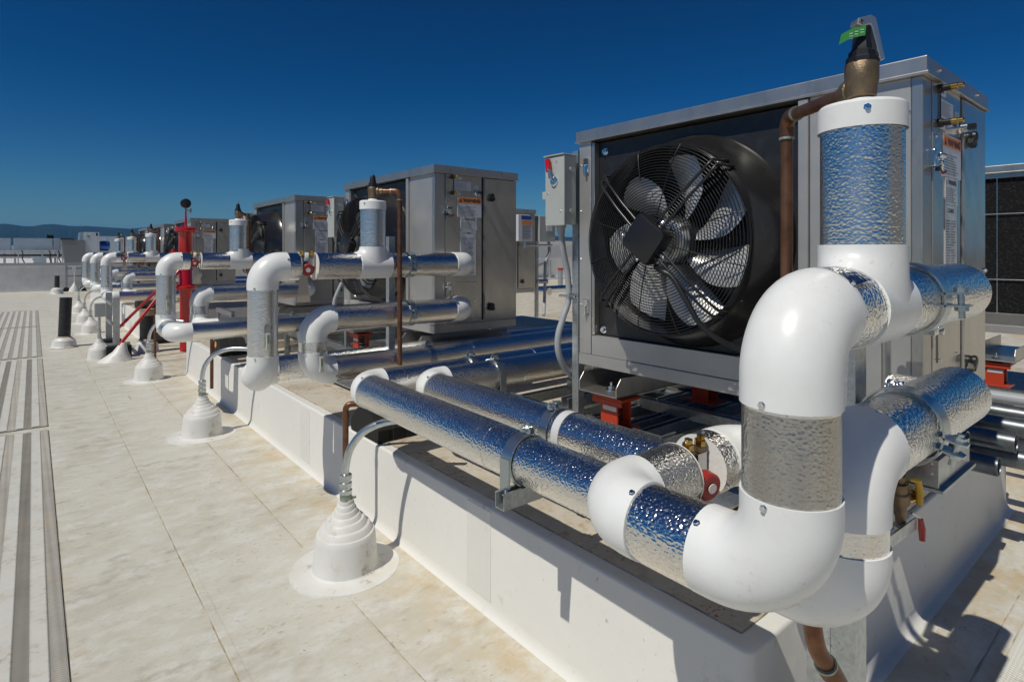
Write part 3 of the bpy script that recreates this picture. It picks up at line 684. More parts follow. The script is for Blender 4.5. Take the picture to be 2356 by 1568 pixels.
# ------------------------------------------------------------ isolators, trays and rails under the cabinets
def iso(x, y, z0, z1, label, sticker=True):
    t = thing('spring_isolator', label, 'isolator', (x, y, z0), 'orange spring isolators under the cabinets')
    B('base_plate','orange',t,x-0.05,x+0.09,y-0.085,y+0.085,z0,z0+0.012); B('side_plate','orange',t,x-0.03,x-0.02,y-0.050,y+0.050,z0+0.012,z1-0.014)
    B('side_plate','orange',t,x+0.06,x+0.07,y-0.050,y+0.050,z0+0.012,z1-0.014); B('top_plate','orange',t,x-0.045,x+0.085,y-0.088,y+0.088,z1-0.014,z1)
    B('top_lip','orange',t,x-0.047,x-0.041,y-0.088,y+0.088,z1-0.034,z1-0.012)
    P3 = [(x+0.02+0.026*math.cos(a), y+0.026*math.sin(a), z0+0.014+(z1-z0-0.03)*a/(10*PI)) for a in [i*PI/8 for i in range(81)]]
    MB().sweep(P3,0.005,8).build('spring','blackpaint',t,sharp=80)
    MB().lathe((x+0.02,y,z1),(0,0,1),[(0,0.035),(0.012,0.035),(0.014,0.02),(0.026,0.02)],20).build('rubber_washer','rubber',t)
    if sticker: B('sticker','paper',t,x-0.0315,x-0.030,y-0.045,y+0.035,(z0+z1)/2+0.012,(z0+z1)/2+0.032,0)
    return t
def tray(x0, x1, y, z0, label):
    t = thing('mounting_channel', label, 'bracket', ((x0+x1)/2, y, z0), 'folded steel channels carrying the cabinets')
    w_ = 0.115; h = 0.085; c_ = 0.03
    B('channel_web','steel',t,x0,x1,y-w_,y+w_,z0,z0+0.006)
    for s in (-1,1):
        yy = y+s*w_
        MB().prism([(x0,yy,z0),(x1,yy,z0),(x1,yy,z0+h),(x0+c_,yy,z0+h),(x0+0.006,yy,z0+h-c_),(x0,yy,z0+h-c_-0.01)],(0,0,0),(0,-s*0.006,0)).build('channel_flange','steel',t,smooth=False,bevel=0.001)
    MB().lathe((x0+0.10,y,z0+0.006),(0,0,1),[(0,0.028),(0.004,0.028)],20).lathe((x0+0.10,y,z0+0.010),(0,0,1),[(0,0.016),(0.014,0.016)],6).cyl((x0+0.10,y,z0+0.01),(x0+0.10,y,z0+0.042),0.007,10).build('anchor_bolt','chrome',t)
    return t
names6 = ['nearest','second','third','fourth','fifth','farthest']
for k in range(4):
    yb = UY[k]-UY[0]
    tray(1.99, 2.76, 1.80+yb, 0.752, 'stainless U channel under the left end of the %s fan cabinet' % names6[k])
    tray(1.99 if k else 2.06, 2.76, 0.78+yb, 0.752, 'stainless U channel under the door end of the %s fan cabinet' % names6[k])
    iso(2.085, 1.785+yb, 0.585, 0.735, 'orange-red isolator at the left front foot of the %s fan cabinet' % names6[k])
    iso(2.085, 0.785+yb, 0.585, 0.735, 'orange-red isolator at the door-end front foot of the %s fan cabinet' % names6[k])
    iso(2.83, 1.785+yb, 0.585, 0.735, 'orange-red isolator at the left rear foot of the %s fan cabinet' % names6[k], False)
for (xx, yy, q) in ((4.93,0.93,'by the grey pipe at the right picture edge'),(4.93,1.75,'farther back under the coil cabinet'),):
    iso(xx, yy, 0.52, 0.675, 'bright red isolator '+q)
tray(4.86,5.7,0.93,0.69,'U channel under the coil cabinet at the right picture edge')

def rail(a, b, size=0.041, h=0.041, label='', parent=None):
    """slotted strut channel open at the top"""
    a = Vector(a); b = Vector(b); d = (b-a).normalized(); s = Vector((0,0,1)).cross(d).normalized(); u = Vector((0,0,1))
    w_ = size/2; th = 0.0028; mb = MB()
    def bar(y0,y1,z0,z1):
        P = [a + s*y + u*z for (y,z) in ((y0,z0),(y1,z0),(y1,z1),(y0,z1))]; mb.prism(P,(0,0,0),b-a)
    bar(-w_,w_,0,th); bar(-w_,-w_+th,th,h); bar(w_-th,w_,th,h); bar(-w_+th,-w_+0.009,h-th,h); bar(w_-0.009,w_-th,h-th,h)
    return mb
def rail_thing(name, label, segs, **k):
    a = segs[0][0]; t = thing(name, label, 'support rail', a, 'galvanised strut rails carrying the pipes')
    for (a, b) in segs: rail(a, b, **k).build('rail','galv',t,smooth=False)
    return t
for k in range(3):
    yb = UY[k]-UY[0]; nm = names6[k]
    rail_thing('rail_grillage','galvanised channel frame lying under the %s fan cabinet' % nm,
        [((1.75,1.73+yb,0.50),(3.95,1.73+yb,0.50)),((1.75,1.85+yb,0.50),(3.95,1.85+yb,0.50)),((1.75,0.80+yb,0.50),(3.95,0.80+yb,0.50)),((2.10,0.72+yb,0.542),(2.10,2.6+yb,0.542)),((2.62,0.72+yb,0.542),(2.62,2.6+yb,0.542)),
         ((2.05,2.07+yb,0.62),(2.75,2.07+yb,0.62)),((1.80,2.05+yb,0.50),(3.95,2.05+yb,0.50)),((1.80,2.34+yb,0.50),(3.95,2.34+yb,0.50)),((1.80,2.62+yb,0.50),(3.95,2.62+yb,0.50))], size=0.05, h=0.055)
    t = thing('pipe_rack','short strut cross rail under the header clamps beside the %s fan cabinet' % nm, 'support rail', (1.87,2.4+yb,0.6), 'galvanised strut rails carrying the pipes')
    rail((1.87,2.20+yb,0.625),(1.87,2.95+yb,0.625),0.041,0.06).build('rail','galv',t,smooth=False)
    for yy in (2.24,2.90): B('foot','galv',t,1.85,1.89,yy+yb-0.02,yy+yb+0.02,0.42,0.625)
    t = thing('timber_sleeper','weathered grey sleeper block under the frame of the %s fan cabinet' % nm, 'sleeper', (2.3,1.2+yb,0.42), 'sleepers under the frames')
    B('block','curbtop',t,1.9,3.9,1.69+yb,1.89+yb,0.419,0.498,0.006); B('block','curbtop',t,1.9,3.9,0.74+yb,0.86+yb,0.419,0.498,0.006); B('block','curbtop',t,1.9,3.9,2.02+yb,2.1+yb,0.419,0.498,0.006)
    B('steel_plate','galv',t,1.72,2.6,1.15+yb,1.62+yb,0.44,0.452,0.002)

# disconnect switches with flexible conduit
def disc(label):
    t = thing('disconnect_switch', label, 'switch box', (2.0,2.0,0.6), 'grey disconnect switches at the cabinet corners')
    B('enclosure','grey',t,1.955,2.035,1.975,2.105,1.535,1.868,0.004)
    B('enclosure_door','grey',t,1.946,1.954,1.968,2.100,1.530,1.860,0.003)
    B('rain_hood','grey',t,1.940,2.038,1.970,2.108,1.868,1.874,0.002)
    MB().sweep([(1.935,2.035,1.745),(1.932,2.045,1.79),(1.930,2.06,1.805)],[0.007,0.009,0.009],8).build('lever','zinc',t)
    MB().add(*box8([(1.925,2.045,1.79),(1.94,2.075,1.79)],[(1.925,2.055,1.855),(1.94,2.085,1.855)])).build('lever_grip','red',t,bevel=0.004,smooth=False)
    MB().lathe((1.946,2.035,1.745),(-1,0,0),[(0,0.024),(0.004,0.024),(0.006,0.018),(0.012,0.018)],24).build('lever_hub','chrome',t)
    MB().box(1.948,1.956,2.10,2.125,1.66,1.70).build('padlock_tab','grey',t,bevel=0.003)
    for (yy,zz) in ((1.99,1.60),(2.08,1.69),(2.02,1.84)): screw(t,(1.946,yy,zz),(-1,0,0),0.0035)
    for zz in (1.80,1.60): MB().lathe((2.0,1.975,zz),(0,-1,0),[(0,0.012),(0.006,0.012)],12).build('plug','grey',t)
    MB().lathe((2.0,2.045,1.535),(0,0,-1),[(0,0.026),(0.012,0.026),(0.012,0.021),(0.04,0.020)],20).build('connector','grey',t)
    pts = smooth_path([(2.0,2.045,1.51),(2.02,2.05,1.41),(2.05,2.05,1.30),(2.058,2.05,1.17),(2.02,2.05,1.08),(1.985,2.05,0.99),(1.99,2.05,0.905),(2.035,2.05,0.825),(2.107,2.05,0.77),(2.19,2.05,0.72),(2.28,2.05,0.70)],170)
    MB().sweep(pts,[0.0148+0.0014*(i % 2) for i in range(len(pts))],14).build('flex_conduit','greypvc',t,sharp=85)
    rail((2.075,2.03,0.60),(2.075,2.0301,0.60)).v
    mb = MB(); mb.box(2.060,2.101,1.985,1.988,0.56,1.90).box(2.060,2.063,1.988,2.026,0.56,1.90).box(2.098,2.101,1.988,2.026,0.56,1.90)
    mb.build('mounting_post','galv',t,smooth=False)
    MB().box(2.03,2.08,2.02,2.03,1.17,1.20).cyl((2.045,1.99,1.185),(2.045,2.10,1.185),0.006,8).build('conduit_strap','galv',t)
    return t
def box8(a, b):
    (p,q),(r,s) = a,b
    v = [(p[0],p[1],p[2]),(q[0],p[1],p[2]),(q[0],q[1],q[2]),(p[0],q[1],q[2]),(r[0],r[1],r[2]),(s[0],r[1],r[2]),(s[0],s[1],s[2]),(r[0],s[1],s[2])]
    return v, [(0,3,2,1),(4,5,6,7),(0,1,5,4),(1,2,6,5),(2,3,7,6),(3,0,4,7)]
d0 = disc('grey switch box with red lever beside the nearest fan cabinet')
for k, lb in ((1,'grey switch box with red lever at the left corner of the second fan cabinet'),(2,'switch box whose red grip shows left of the third fan cabinet'),(3,'switch box with small red grip left of the fourth fan cabinet')):
    copy_tree(d0, shift=(0,UY[k]-UY[0],0), label=lb)

# ============================================================ PIPE SETS
GP = 'insulated pipe runs in silver jackets with white elbows'
# ---- nearest module
A1 = thing('insulated_pipe','nearest tall riser with big white elbow, carrying the relief valve','pipe',(0.95,0.44,0.9),GP)
ya, yu = 0.44, 0.555
route(A1, [(1.905,ya,1.297),(0.95,ya,1.297),(0.95,ya,1.0)], R=0.102, sleeve=(0.0, 0.040), fit={0:[(0.59,0.70)]})
route(A1, [(0.95,ya,1.15),(0.95,ya,0.862),(0.95,0.66,0.862)], R=0.118, sleeve=0.032)
route(A1, [(0.95,0.66,0.862),(0.95,0.832,0.862),(1.20,0.832,0.862)], R=0.088, sleeve=0.022)
MB().lathe((1.905,ya,1.297),(1,0,0),[(0,PR),(0.004,PR),(0.006,PR-0.004),(0.006,0)],40,cap=False).build('end_cap','jacket',A1)
MB().cyl((1.84,ya+0.02,1.31),(1.84,yu+0.02,1.31),0.045,24).build('inlet_nipple','jacket',A1)
screw(A1,(1.89,ya-0.062,1.355),(0,-1,0.7),0.006)
tee(A1, (1.25,ya,1.297), 0.086, 1.415)
branch_stack(A1, 1.25, ya, 1.40, 1.637, 1.688)
MB().lathe((1.20,0.832,0.862),(1,0,0),[(-0.001,PR+0.002),(0.004,PR+0.002),(0.004,0.0)],40,cap=False).build('insulation_end','sealant',A1)
clamp(A1, (1.50,ya,1.297), (1,0,0), (0,-1,0.05), ear=0.046, slack=0.004, gap=0.013, width=0.045)
# lifted jacket lap
mb = MB(); vv=[]; ff=[]
for i in range(9):
    s=i/8
    for j in range(7):
        a=PI*0.5+ (j/6)*0.9; lift=0.016*(s*(1-s)*4)*((j/6)**2)*0+0.012*math.sin(PI*s)*(j/6)
        vv.append((1.045+0.10*s, ya+math.cos(a)*(PR+0.004+lift), 1.297+math.sin(a)*(PR+0.004+lift)))
for i in range(8):
    for j in range(6): ff.append((i*7+j,i*7+j+1,(i+1)*7+j+1,(i+1)*7+j))
mb.add(vv,ff).build('jacket_lap','jacket',A1)
A1b = thing('insulated_pipe','short stub with round white collar right of the red valve handle, low by the riser','pipe',(1.43,0.855,0.9),GP)
route(A1b, [(1.305,0.832,0.862),(1.475,0.832,0.862),(1.475,0.66,0.862)], R=0.085, sleeve=0.02)
MB().lathe((1.475,0.66,0.862),(0,-1,0),[(0,PR),(0.004,PR),(0.006,PR-0.005),(0.006,0)],40,cap=False).build('end_cap','pvc',A1b)
P2 = thing('insulated_pipe','rear of the two long parallel silver pipes, wearing the white paper band','pipe',(1.433,1.2,0.775),GP)
route(P2, [(1.433,0.925,0.775),(1.433,2.38,0.772),(4.1,2.38,0.772)], R=0.088, sleeve=0.022)
MB().lathe((1.433,0.925,0.775),(0,-1,0),[(0,PR),(0.004,PR),(0.006,PR-0.005),(0.006,0)],40,cap=False).build('end_cap','pvc',P2)
MB().lathe((1.305,0.832,0.862),(-1,0,0),[(-0.001,PR+0.0035),(0.005,PR+0.0035),(0.005,0.0)],40,cap=False).build('insulation_end','sealant',A1b)
MB().lathe((1.30,0.832,0.862),(1,0,0),[(0.0,PR+0.0042),(0.055,PR+0.0042)],40,cap=False).build('collar_band','jacket',A1b)
screw(A1b,(1.34,0.757,0.882),(0,-1,0.3),0.005); screw(A1b,(1.32,0.762,0.827),(0,-1,-0.5),0.005); screw(A1b,(1.32,0.832,0.940),(0,0,1),0.005)
clamp(P2, (1.433,1.48,0.775), (0,1,0), (-0.25,0,1))
MB().lathe((1.433,1.44,0.775),(0,-1,0),[(0,PR+0.0015),(0.035,PR+0.0015)],48,cap=False).build('white_label_band','paper',P2)
clamp(P2, (1.841,2.38,0.772), (1,0,0), (0,-0.15,1))
MB().box(1.822,1.860,2.296,2.302,0.66,0.80).build('clamp_leg','zinc',P2)
B1 = thing('insulated_pipe','nearest lower riser behind the tall one, feeding the front long silver pipe','pipe',(1.16,0.44,0.78),GP)
route(B1, [(1.905,ya,1.02),(1.16,ya,1.02),(1.16,ya,0.762),(1.18,2.53,0.772),(4.1,2.53,0.772)], R=0.088, sleeve=0.018)
MB().lathe((1.905,ya,1.02),(1,0,0),[(0,PR),(0.004,PR),(0.006,PR-0.004),(0.006,0)],40,cap=False).build('end_cap','jacket',B1)
MB().cyl((1.84,ya+0.02,1.02),(1.84,yu+0.02,1.02),0.045,24).build('inlet_nipple','jacket',B1)
clamp(B1, (1.48,ya,1.02), (1,0,0), (0,-1,-0.25), ear=0.046, slack=0.006, gap=0.013, width=0.045)
clamp(B1, (1.168,1.35,0.767), (0,1,0), (0.1,0,1), width=0.045)
MB().box(1.085,1.091,1.33,1.372,0.685,0.785).build('clamp_leg','zinc',B1)
clamp(B1, (1.794,2.53,0.772), (1,0,0), (0,-0.15,1))
# bracket strut under the front pipe
t = thing('strut_bracket','short galvanised channel bracket sticking out under the front silver pipe','bracket',(1.3,1.33,0.64))
mb = rail((1.055,1.335,0.648),(1.95,1.335,0.648),0.041,0.048); mb.build('channel','galv',t,smooth=False)
MB().cyl((1.08,1.335,0.66),(1.08,1.335,0.70),0.006,8).build('bolt','chrome',t)
B('foot','galv',t,1.92,1.95,1.315,1.355,0.419,0.648)
# post behind the nearest risers
def post(label, x, y, z0, z1, w1=0.041, d1=0.082):
    t = thing('strut_post', label, 'post', (x,y,z0), 'galvanised strut posts holding the pipes')
    mb = MB(); th=0.003
    for k in range(2):
        yy = y + k*d1/2
        mb.box(x,x+th,yy,yy+d1/2-0.001,z0,z1).box(x+th,x+w1,yy,yy+th,z0,z1).box(x+th,x+w1,yy+d1/2-th-0.001,yy+d1/2-0.001,z0,z1).box(x+w1-th,x+w1,yy+th,yy+0.011,z0,z1).box(x+w1-th,x+w1,yy+d1/2-0.012,yy+d1/2-0.001-th,z0,z1)
    mb.build('channel','galv',t,smooth=False); return t
t = post('tall double strut post standing on the roof in front of the curb corner', 1.455, 0.525, 0.0, 1.36, 0.062, 0.11)
B('slot_shade','blackpaint',t,1.5175,1.536,0.540,0.63,0,1.36,0); B('slot_lip','galv',t,1.5365,1.5405,0.532,0.63,0,1.36,0)  # solid black bar in place of the shade inside the open channel
t = thing('vent_pipe','thin grey upright pipe behind the two nearest clamped pipes','pipe',(1.84,0.585,1.02))
MB().cyl((1.84,0.585,1.02),(1.84,0.585,1.36),0.012,12).build('pipe','steel',t)
# balancing valve in the gap
def balance(label, x0, x1, y, z, side=-1):
    t = thing('balancing_valve', label, 'valve', ((x0+x1)/2,y,z), 'bronze balancing valves with red handwheels')
    xm=(x0+x1)/2
    MB().lathe((x0-0.01,y,z),(1,0,0),[(0,0.02),(0.02,0.02),(0.024,0.028),(x1-x0-0.004,0.028),(x1-x0,0.02),(x1-x0+0.02,0.02)],16).build('valve_body','bronze',t)
    for dx in (-0.03,0.022):
        MB().lathe((xm+dx,y-0.012,z+0.02),(0,-0.15,1),[(0,0.013),(0.028,0.012),(0.028,0.015),(0.04,0.015)],8).build('port','bronze',t)
        MB().lathe((xm+dx,y-0.018,z+0.062),(0,-0.15,1),[(0,0.014),(0.014,0.014),(0.014,0.010),(0.026,0.010)],6).build('brass_cap','brass',t)
    MB().lathe((xm-0.004,y-0.022,z-0.012),(-0.25,side,-0.12),[(0,0.012),(0.02,0.012),(0.02,0.030),(0.026,0.033),(0.05,0.033),(0.054,0.028),(0.054,0.0)],28,cap=False).build('handwheel','redplastic',t)
    MB().lathe((xm-0.017,y-0.077,z-0.0185),(-0.25,side,-0.12),[(0,0.012),(0.002,0.012)],20).build('scale_ring','paper',t)
    MB().box(xm-0.002,xm+0.035,y-0.030,y-0.028,z+0.0,z+0.045).build('id_plate','alu',t)
    return t
balance('red-handled bronze valve between two round collars, low beside the nearest riser',1.212,1.295,0.832,0.862)

# relief valves
def relief(label, x, y, z, big=True, pipe=None, open_tag=False):
    t = thing('relief_valve', label, 'valve', (x,y,z), 'bronze relief valves on top of the pipes')
    MB().lathe((x,y,z-0.02),(0,0,1),[(0,0.024),(0.022,0.024),(0.026,0.022),(0.034,0.022),(0.036,0.0255),(0.052,0.026),(0.066,0.0295),(0.098,0.030),(0.101,0.028)],28).build('valve_body','bronze',t)
    MB().lathe((x,y,z+0.0),(0,0,1),[(0,0.030),(0.010,0.025)],24).build('sealant_collar','sealant',t)
    MB().lathe((x,y,z+0.080),(0,0,1),[(0,0.0295),(0.010,0.0295),(0.013,0.025),(0.022,0.0245),(0.027,0.019),(0.058,0.015),(0.07,0.010),(0.074,0.0)],8 if big else 16,cap=False).build('bonnet','blackplastic',t,sharp=25)
    if open_tag:
        # raised test lever and green tag, turned across the run
        e = Vector((0.80,-0.60,0)); f_ = Vector((-0.60,-0.80,0)); o = Vector((x,y,z)); Zv = Vector((0,0,1))
        q = lambda a, b, c_=0.0: o + e*a + Zv*b + f_*c_
        MB().prism([q(a,b,-0.012) for (a,b) in ((0.030,0.083),(0.040,0.088),(0.022,0.168),(0.012,0.173),(-0.014,0.166),(-0.017,0.156),(-0.006,0.150),(0.010,0.154),(0.013,0.148))],(0,0,0),f_*0.024).build('test_lever','alu',t,bevel=0.002,smooth=False)
        MB().cyl(q(-0.010,0.159,-0.014),q(-0.010,0.159,0.016),0.003,8).build('lever_pin','brass',t)
        vv=[]
        for i in range(9):
            s_=i/8; a=0.000-0.050*s_; b=0.148-0.018*s_+0.004*math.sin(PI*s_)
            vv += [q(a,b+0.002,0.014),q(a-0.006,b-0.019,0.020-0.004*s_)]
        MB().add(vv,[(2*i,2*i+1,2*i+3,2*i+2) for i in range(8)]).build('tag','greentag',t)
        mb=MB()
        for i in range(3):
            for j in range(3):
                a=-0.014-0.011*i; b=0.140-0.005*j-0.004*i; mb.add([q(a,b,0.0175),q(a+0.007,b+0.001,0.0175),q(a+0.007,b+0.0025,0.0175),q(a,b+0.0015,0.0175)],[(0,1,2,3)])
        mb.build('tag_print','paper',t,smooth=False)
    else:
        MB().cyl((x,y,z+0.145),(x,y,z+0.172),0.006,8).cyl((x-0.008,y,z+0.162),(x+0.008,y,z+0.162),0.0025,6).build('test_lever','chrome',t)
    if pipe:
        P=[Vector(p) for p in pipe]; r=0.0145; L=[P[0]]; 
        for i in range(1,len(P)-1): L += arc_corner(P[i-1],P[i],P[i+1],0.03,8)[0]
        L.append(P[-1])
        d = (P[1]-P[0]).normalized()
        MB().lathe(P[0]-d*0.03,d,[(0,0.026),(0.03,0.023),(0.032,0.026),(0.05,0.026),(0.052,0.018),(0.075,0.018)],16).build('outlet','bronze',t)
        MB().sweep(L,r,18).build('copper_pipe','copper',t,sharp=80)
        for i in range(1,len(P)-1):
            A=arc_corner(P[i-1],P[i],P[i+1],0.03,8)
            MB().sweep([A[0][0]-A[1]*0.022]+A[0]+[A[0][-1]+A[2]*0.022],r+0.003,18).build('copper_elbow','copper',t,sharp=80)
            for (q,dd) in ((A[0][0]-A[1]*0.022,A[1]),(A[0][-1]+A[2]*0.022,A[2])):
                MB().cyl(q-dd*0.003,q+dd*0.003,r+0.0036,18).build('solder_ring','solder',t)
    return t
relief('nearest relief valve with raised lever and green tag',1.25,ya,1.688,True,[(1.262,ya+0.015,1.722),(1.471,0.69,1.742),(1.471,0.69,0.60)],True)
# copper drain under the nearest risers
t = thing('copper_drain','bent copper drain pipe hanging under the nearest lower white elbow','pipe',(1.16,0.5,0.4))
MB().sweep(smooth_path([(1.145,0.49,0.71),(1.16,0.485,0.64),(1.205,0.47,0.575),(1.235,0.465,0.52),(1.24,0.465,0.45),(1.24,0.465,0.02)],50),0.017,18).build('copper_pipe','copper',t,sharp=80)
MB().cyl((1.18,0.478,0.607),(1.195,0.474,0.585),0.0205,18).build('copper_coupling','copper',t); MB().cyl((1.24,0.465,0.44),(1.24,0.465,0.50),0.0205,18).build('copper_coupling','copper',t)
MB().cyl((1.1785,0.478,0.609),(1.181,0.4775,0.605),0.0212,18).build('solder_ring','solder',t); MB().cyl((1.24,0.465,0.436),(1.24,0.465,0.44),0.0212,18).build('solder_ring','solder',t)
# flat bar and drain valve beside the lower riser
t = thing('drain_valve','brass drain valve with yellow and red handles beside the nearest lower elbow','valve',(1.70,0.50,0.78))
q0=Vector((1.70,0.50,0.79))
MB().lathe(q0+Vector((-0.03,0.0,0.055)),(0.35,0.1,-1),[(0,0.012),(0.02,0.012),(0.02,0.018),(0.045,0.018),(0.05,0.022),(0.08,0.022),(0.085,0.015),(0.12,0.015),(0.12,0.012),(0.14,0.012)],12).build('valve_body','bronze',t)
MB().lathe(q0+Vector((-0.005,0,-0.01)),(1,-0.4,0.1),[(0,0.014),(0.03,0.014),(0.03,0.017),(0.045,0.017)],10).build('side_outlet','brass',t)
MB().sweep([q0+Vector((-0.03,-0.02,0.05)),q0+Vector((-0.005,-0.03,0.045)),q0+Vector((0.012,-0.03,0.01)),q0+Vector((0.01,-0.03,-0.02))],[0.004,0.008,0.009,0.007],8).build('yellow_handle','yellow',t)
MB().sweep([q0+Vector((0.02,-0.01,-0.05)),q0+Vector((0.09,-0.01,-0.085))],0.003,6).build('lever_stem','zinc',t)
MB().sweep([q0+Vector((0.09,-0.01,-0.085)),q0+Vector((0.092,-0.012,-0.11)),q0+Vector((0.085,-0.015,-0.14))],[0.006,0.009,0.007],8).build('red_handle','red',t)
MB().lathe(q0+Vector((0.012,0.012,-0.085)),(0.35,0.1,-1),[(0,0.016),(0.012,0.014)],12).build('hose_cap','beige',t)
t = thing('flat_bar_brace','short galvanised flat bar slanting between the lower riser and the drain valve','bracket',(1.6,0.5,0.7))
MB().prism([(1.50,0.50,0.695),(1.775,0.50,0.68),(1.775,0.50,0.71),(1.50,0.50,0.725)],(0,0,0),(0.002,-0.005,0)).build('bar','galv',t,smooth=False)
screw(t,(1.51,0.495,0.708),(0,-1,0),0.008)

# junction box and loose tubes by the curb end
t = thing('junction_box','dull galvanised junction box fixed by the curb end under the lower pipe','junction box',(2.58,0.66,0.6))
MB().box(2.385,2.775,0.60,0.735,0.592,0.690).build('box_body','boxmetal',t,bevel=0.002,smooth=False)
MB().box(2.378,2.80,0.585,0.75,0.580,0.592).build('bottom_flange','galv',t,bevel=0.002,smooth=False)
for (yy,zz) in ((0.62,0.675),(0.62,0.64)): screw(t,(2.385,yy,zz),(-1,0,0),0.004)
B('stand','galv',t,2.50,2.54,0.74,0.78,0.419,0.62)
k=0
for (xx,yy,zz,r) in ((3.02,0.66,0.61,0.042),(3.26,0.60,0.463,0.042),(3.36,0.56,0.555,0.042),(3.45,0.50,0.463,0.044),(3.75,0.44,0.475,0.045),(3.62,0.46,0.565,0.043),(3.86,0.40,0.575,0.043)):
    lb = ['uppermost left loose tube behind the junction box','lowest loose tube, its dark mouth against the curb end','middle loose tube with its open mouth beside the junction box','lower loose tube tucked under the others','longest loose tube with a bright zinc end','loose tube in the upper row with a dark mouth','loose tube at the upper right with a pale end'][k]; k+=1
    t = thing('steel_tube', lb, 'tube', (xx,yy,zz), 'loose galvanised tubes lying on the curb')
    MB().lathe((xx,yy,zz),(0,1,0),[(0,r-0.004),(0,r),(2.0,r),(2.0,r-0.004),(0,r-0.004)],28,cap=False).build('tube_wall','tubemetal',t,sharp=50)
    MB().cyl((xx,yy+0.10,zz),(xx,yy+0.11,zz),r-0.0045,24).build('bore_shade','boreshade',t)  # black disc across the bore stands in for the shade inside the tube

# grey pvc pipe and strut at the right edge
t = thing('grey_pipe','grey plastic pipe lying on the roof rails at the right picture edge','pipe',(4.4,0.8,0.55))
MB().cyl((4.4,-0.3,0.55),(4.4,0.96,0.55),0.034,20).lathe((4.4,0.85,0.55),(0,1,0),[(0,0.038),(0.12,0.038)],20).build('pipe_body','greypvc',t)
MB().lathe((4.4,0.97,0.55),(0,1,0),[(0,0.042),(0.02,0.042),(0.02,0.03),(0.06,0.03)],16).build('coupling','chrome',t)
rail_thing('support_rail','galvanised channel under the red isolator at the right picture edge',[((4.85,-0.5,0.455),(4.85,3.0,0.455))],size=0.06,h=0.06)

# ---- valve lever helper
def lever_handle(parent, p, length=0.085, out=(0,-1,0)):
    p=Vector(p); o=Vector(out).normalized(); s=o.cross(Vector((0,0,1)))
    MB().cyl(p-o*0.01,p+o*0.03,0.009,10).build('valve_stem','bronze',parent)
    q=p+o*0.028+s*0.0
    MB().prism([q+s*-0.004+Vector((0,0,0.012)),q+s*0.020+Vector((0,0,0.004)),q+s*0.022+Vector((0,0,-0.03)),q+s*0.004+Vector((0,0,-0.03))],(0,0,0),o*0.004).build('lever_plate','zinc',parent)
    q=q+s*0.012
    MB().prism([q+s*-0.011+Vector((0,0,-0.028)),q+s*0.011+Vector((0,0,-0.028)),q+s*0.009+Vector((0,0,-0.028-length*0.6)),q+s*0.012+Vector((0,0,-0.03-length)),q+s*-0.012+Vector((0,0,-0.03-length)),q+s*-0.009+Vector((0,0,-0.028-length*0.6))],(0,0,0),o*0.011).build('lever_grip','beige',parent,bevel=0.003,smooth=False)
    mb=MB()
    for i in range(5):
        z=-0.04-0.008*i; e=q+o*0.0118
        mb.add([e+s*-0.005+Vector((0,0,z)),e+s*0.005+Vector((0,0,z)),e+s*0.005+Vector((0,0,z-0.005)),e+s*-0.005+Vector((0,0,z-0.005))],[(0,1,2,3)])
    mb.build('grip_print','green',parent,smooth=False)
# ---- second module
ya=3.16; yu=UY[1]
A2 = thing('insulated_pipe','second tall riser, with beige lever handle, whose upper pipe crosses the second cabinet','pipe',(0.924,ya,0.75),GP)
route(A2, [(1.105,ya,1.325),(0.924,ya,1.325),(0.924,ya,0.748),(0.924,ya+0.178,0.745),(4.1,ya+0.178,0.742)], R=0.088, sleeve=0.03)
MB().lathe((1.10,ya,1.325),(1,0,0),[(0.0,PR),(0.006,PR),(0.006,0)],40,cap=False).build('insulation_end','sealant',A2)
lever_handle(A2,(0.93,ya-PR,1.02),0.085)
A2b = thing('insulated_pipe','silver pipe with white saddle tee crossing the second fan cabinet at mid height','pipe',(1.55,ya,1.33),GP)
route(A2b, [(1.20,ya,1.325),(2.225,ya,1.325),(2.225,yu+0.02,1.325)], fit={0:[(0.26,0.44)]})
MB().lathe((1.197,ya,1.325),(-1,0,0),[(0.0,PR+0.002),(0.004,PR+0.002),(0.004,0)],40,cap=False).build('insulation_end','sealant',A2b)
tee(A2b,(1.545,ya,1.325),0.098,1.435); branch_stack(A2b,1.545,ya,1.425,1.655,1.706)
clamp(A2b,(1.78,ya,1.325),(1,0,0),(0,-1,0.1))
balance('bronze balancing valve with red disc handle in the second upper pipe, left of its tee',1.11,1.192,ya,1.325)
t = thing('card_tag','beige card tag hanging under the second red valve handle','tag',(1.12,ya-0.06,1.27))
MB().prism([(1.095,ya-0.06,1.275),(1.135,ya-0.06,1.275),(1.15,ya-0.065,1.135),(1.075,ya-0.065,1.135)],(0,0,0),(0,-0.0015,0)).build('card','tan',t,smooth=False)
B2 = thing('insulated_pipe','second lower riser with two beige-levered white elbows in front of the second cabinet','pipe',(1.187,ya,0.75),GP)
route(B2, [(2.215,yu+0.02,1.03),(2.215,ya,1.03),(1.187,ya,1.03),(1.187,ya,0.745),(4.1,ya,0.742)], R=0.098, sleeve=0.016)
clamp(B2,(1.78,ya,1.03),(1,0,0),(0,-1,0.1)); clamp(B2,(1.921,ya,0.742),(1,0,0),(0,-0.15,1))
lever_handle(B2,(1.205,ya-PR-0.004,0.87),0.08)
relief('second relief valve, black-topped, above the second cabinet pipe with copper discharge pipe',1.545,ya,1.706,False,[(1.56,ya-0.005,1.762),(1.665,ya-0.105,1.762),(1.665,ya-0.105,0.74)])
post('strut post between the two pipes in front of the second cabinet',1.70,ya+0.095,0.42,1.50,0.041,0.041)
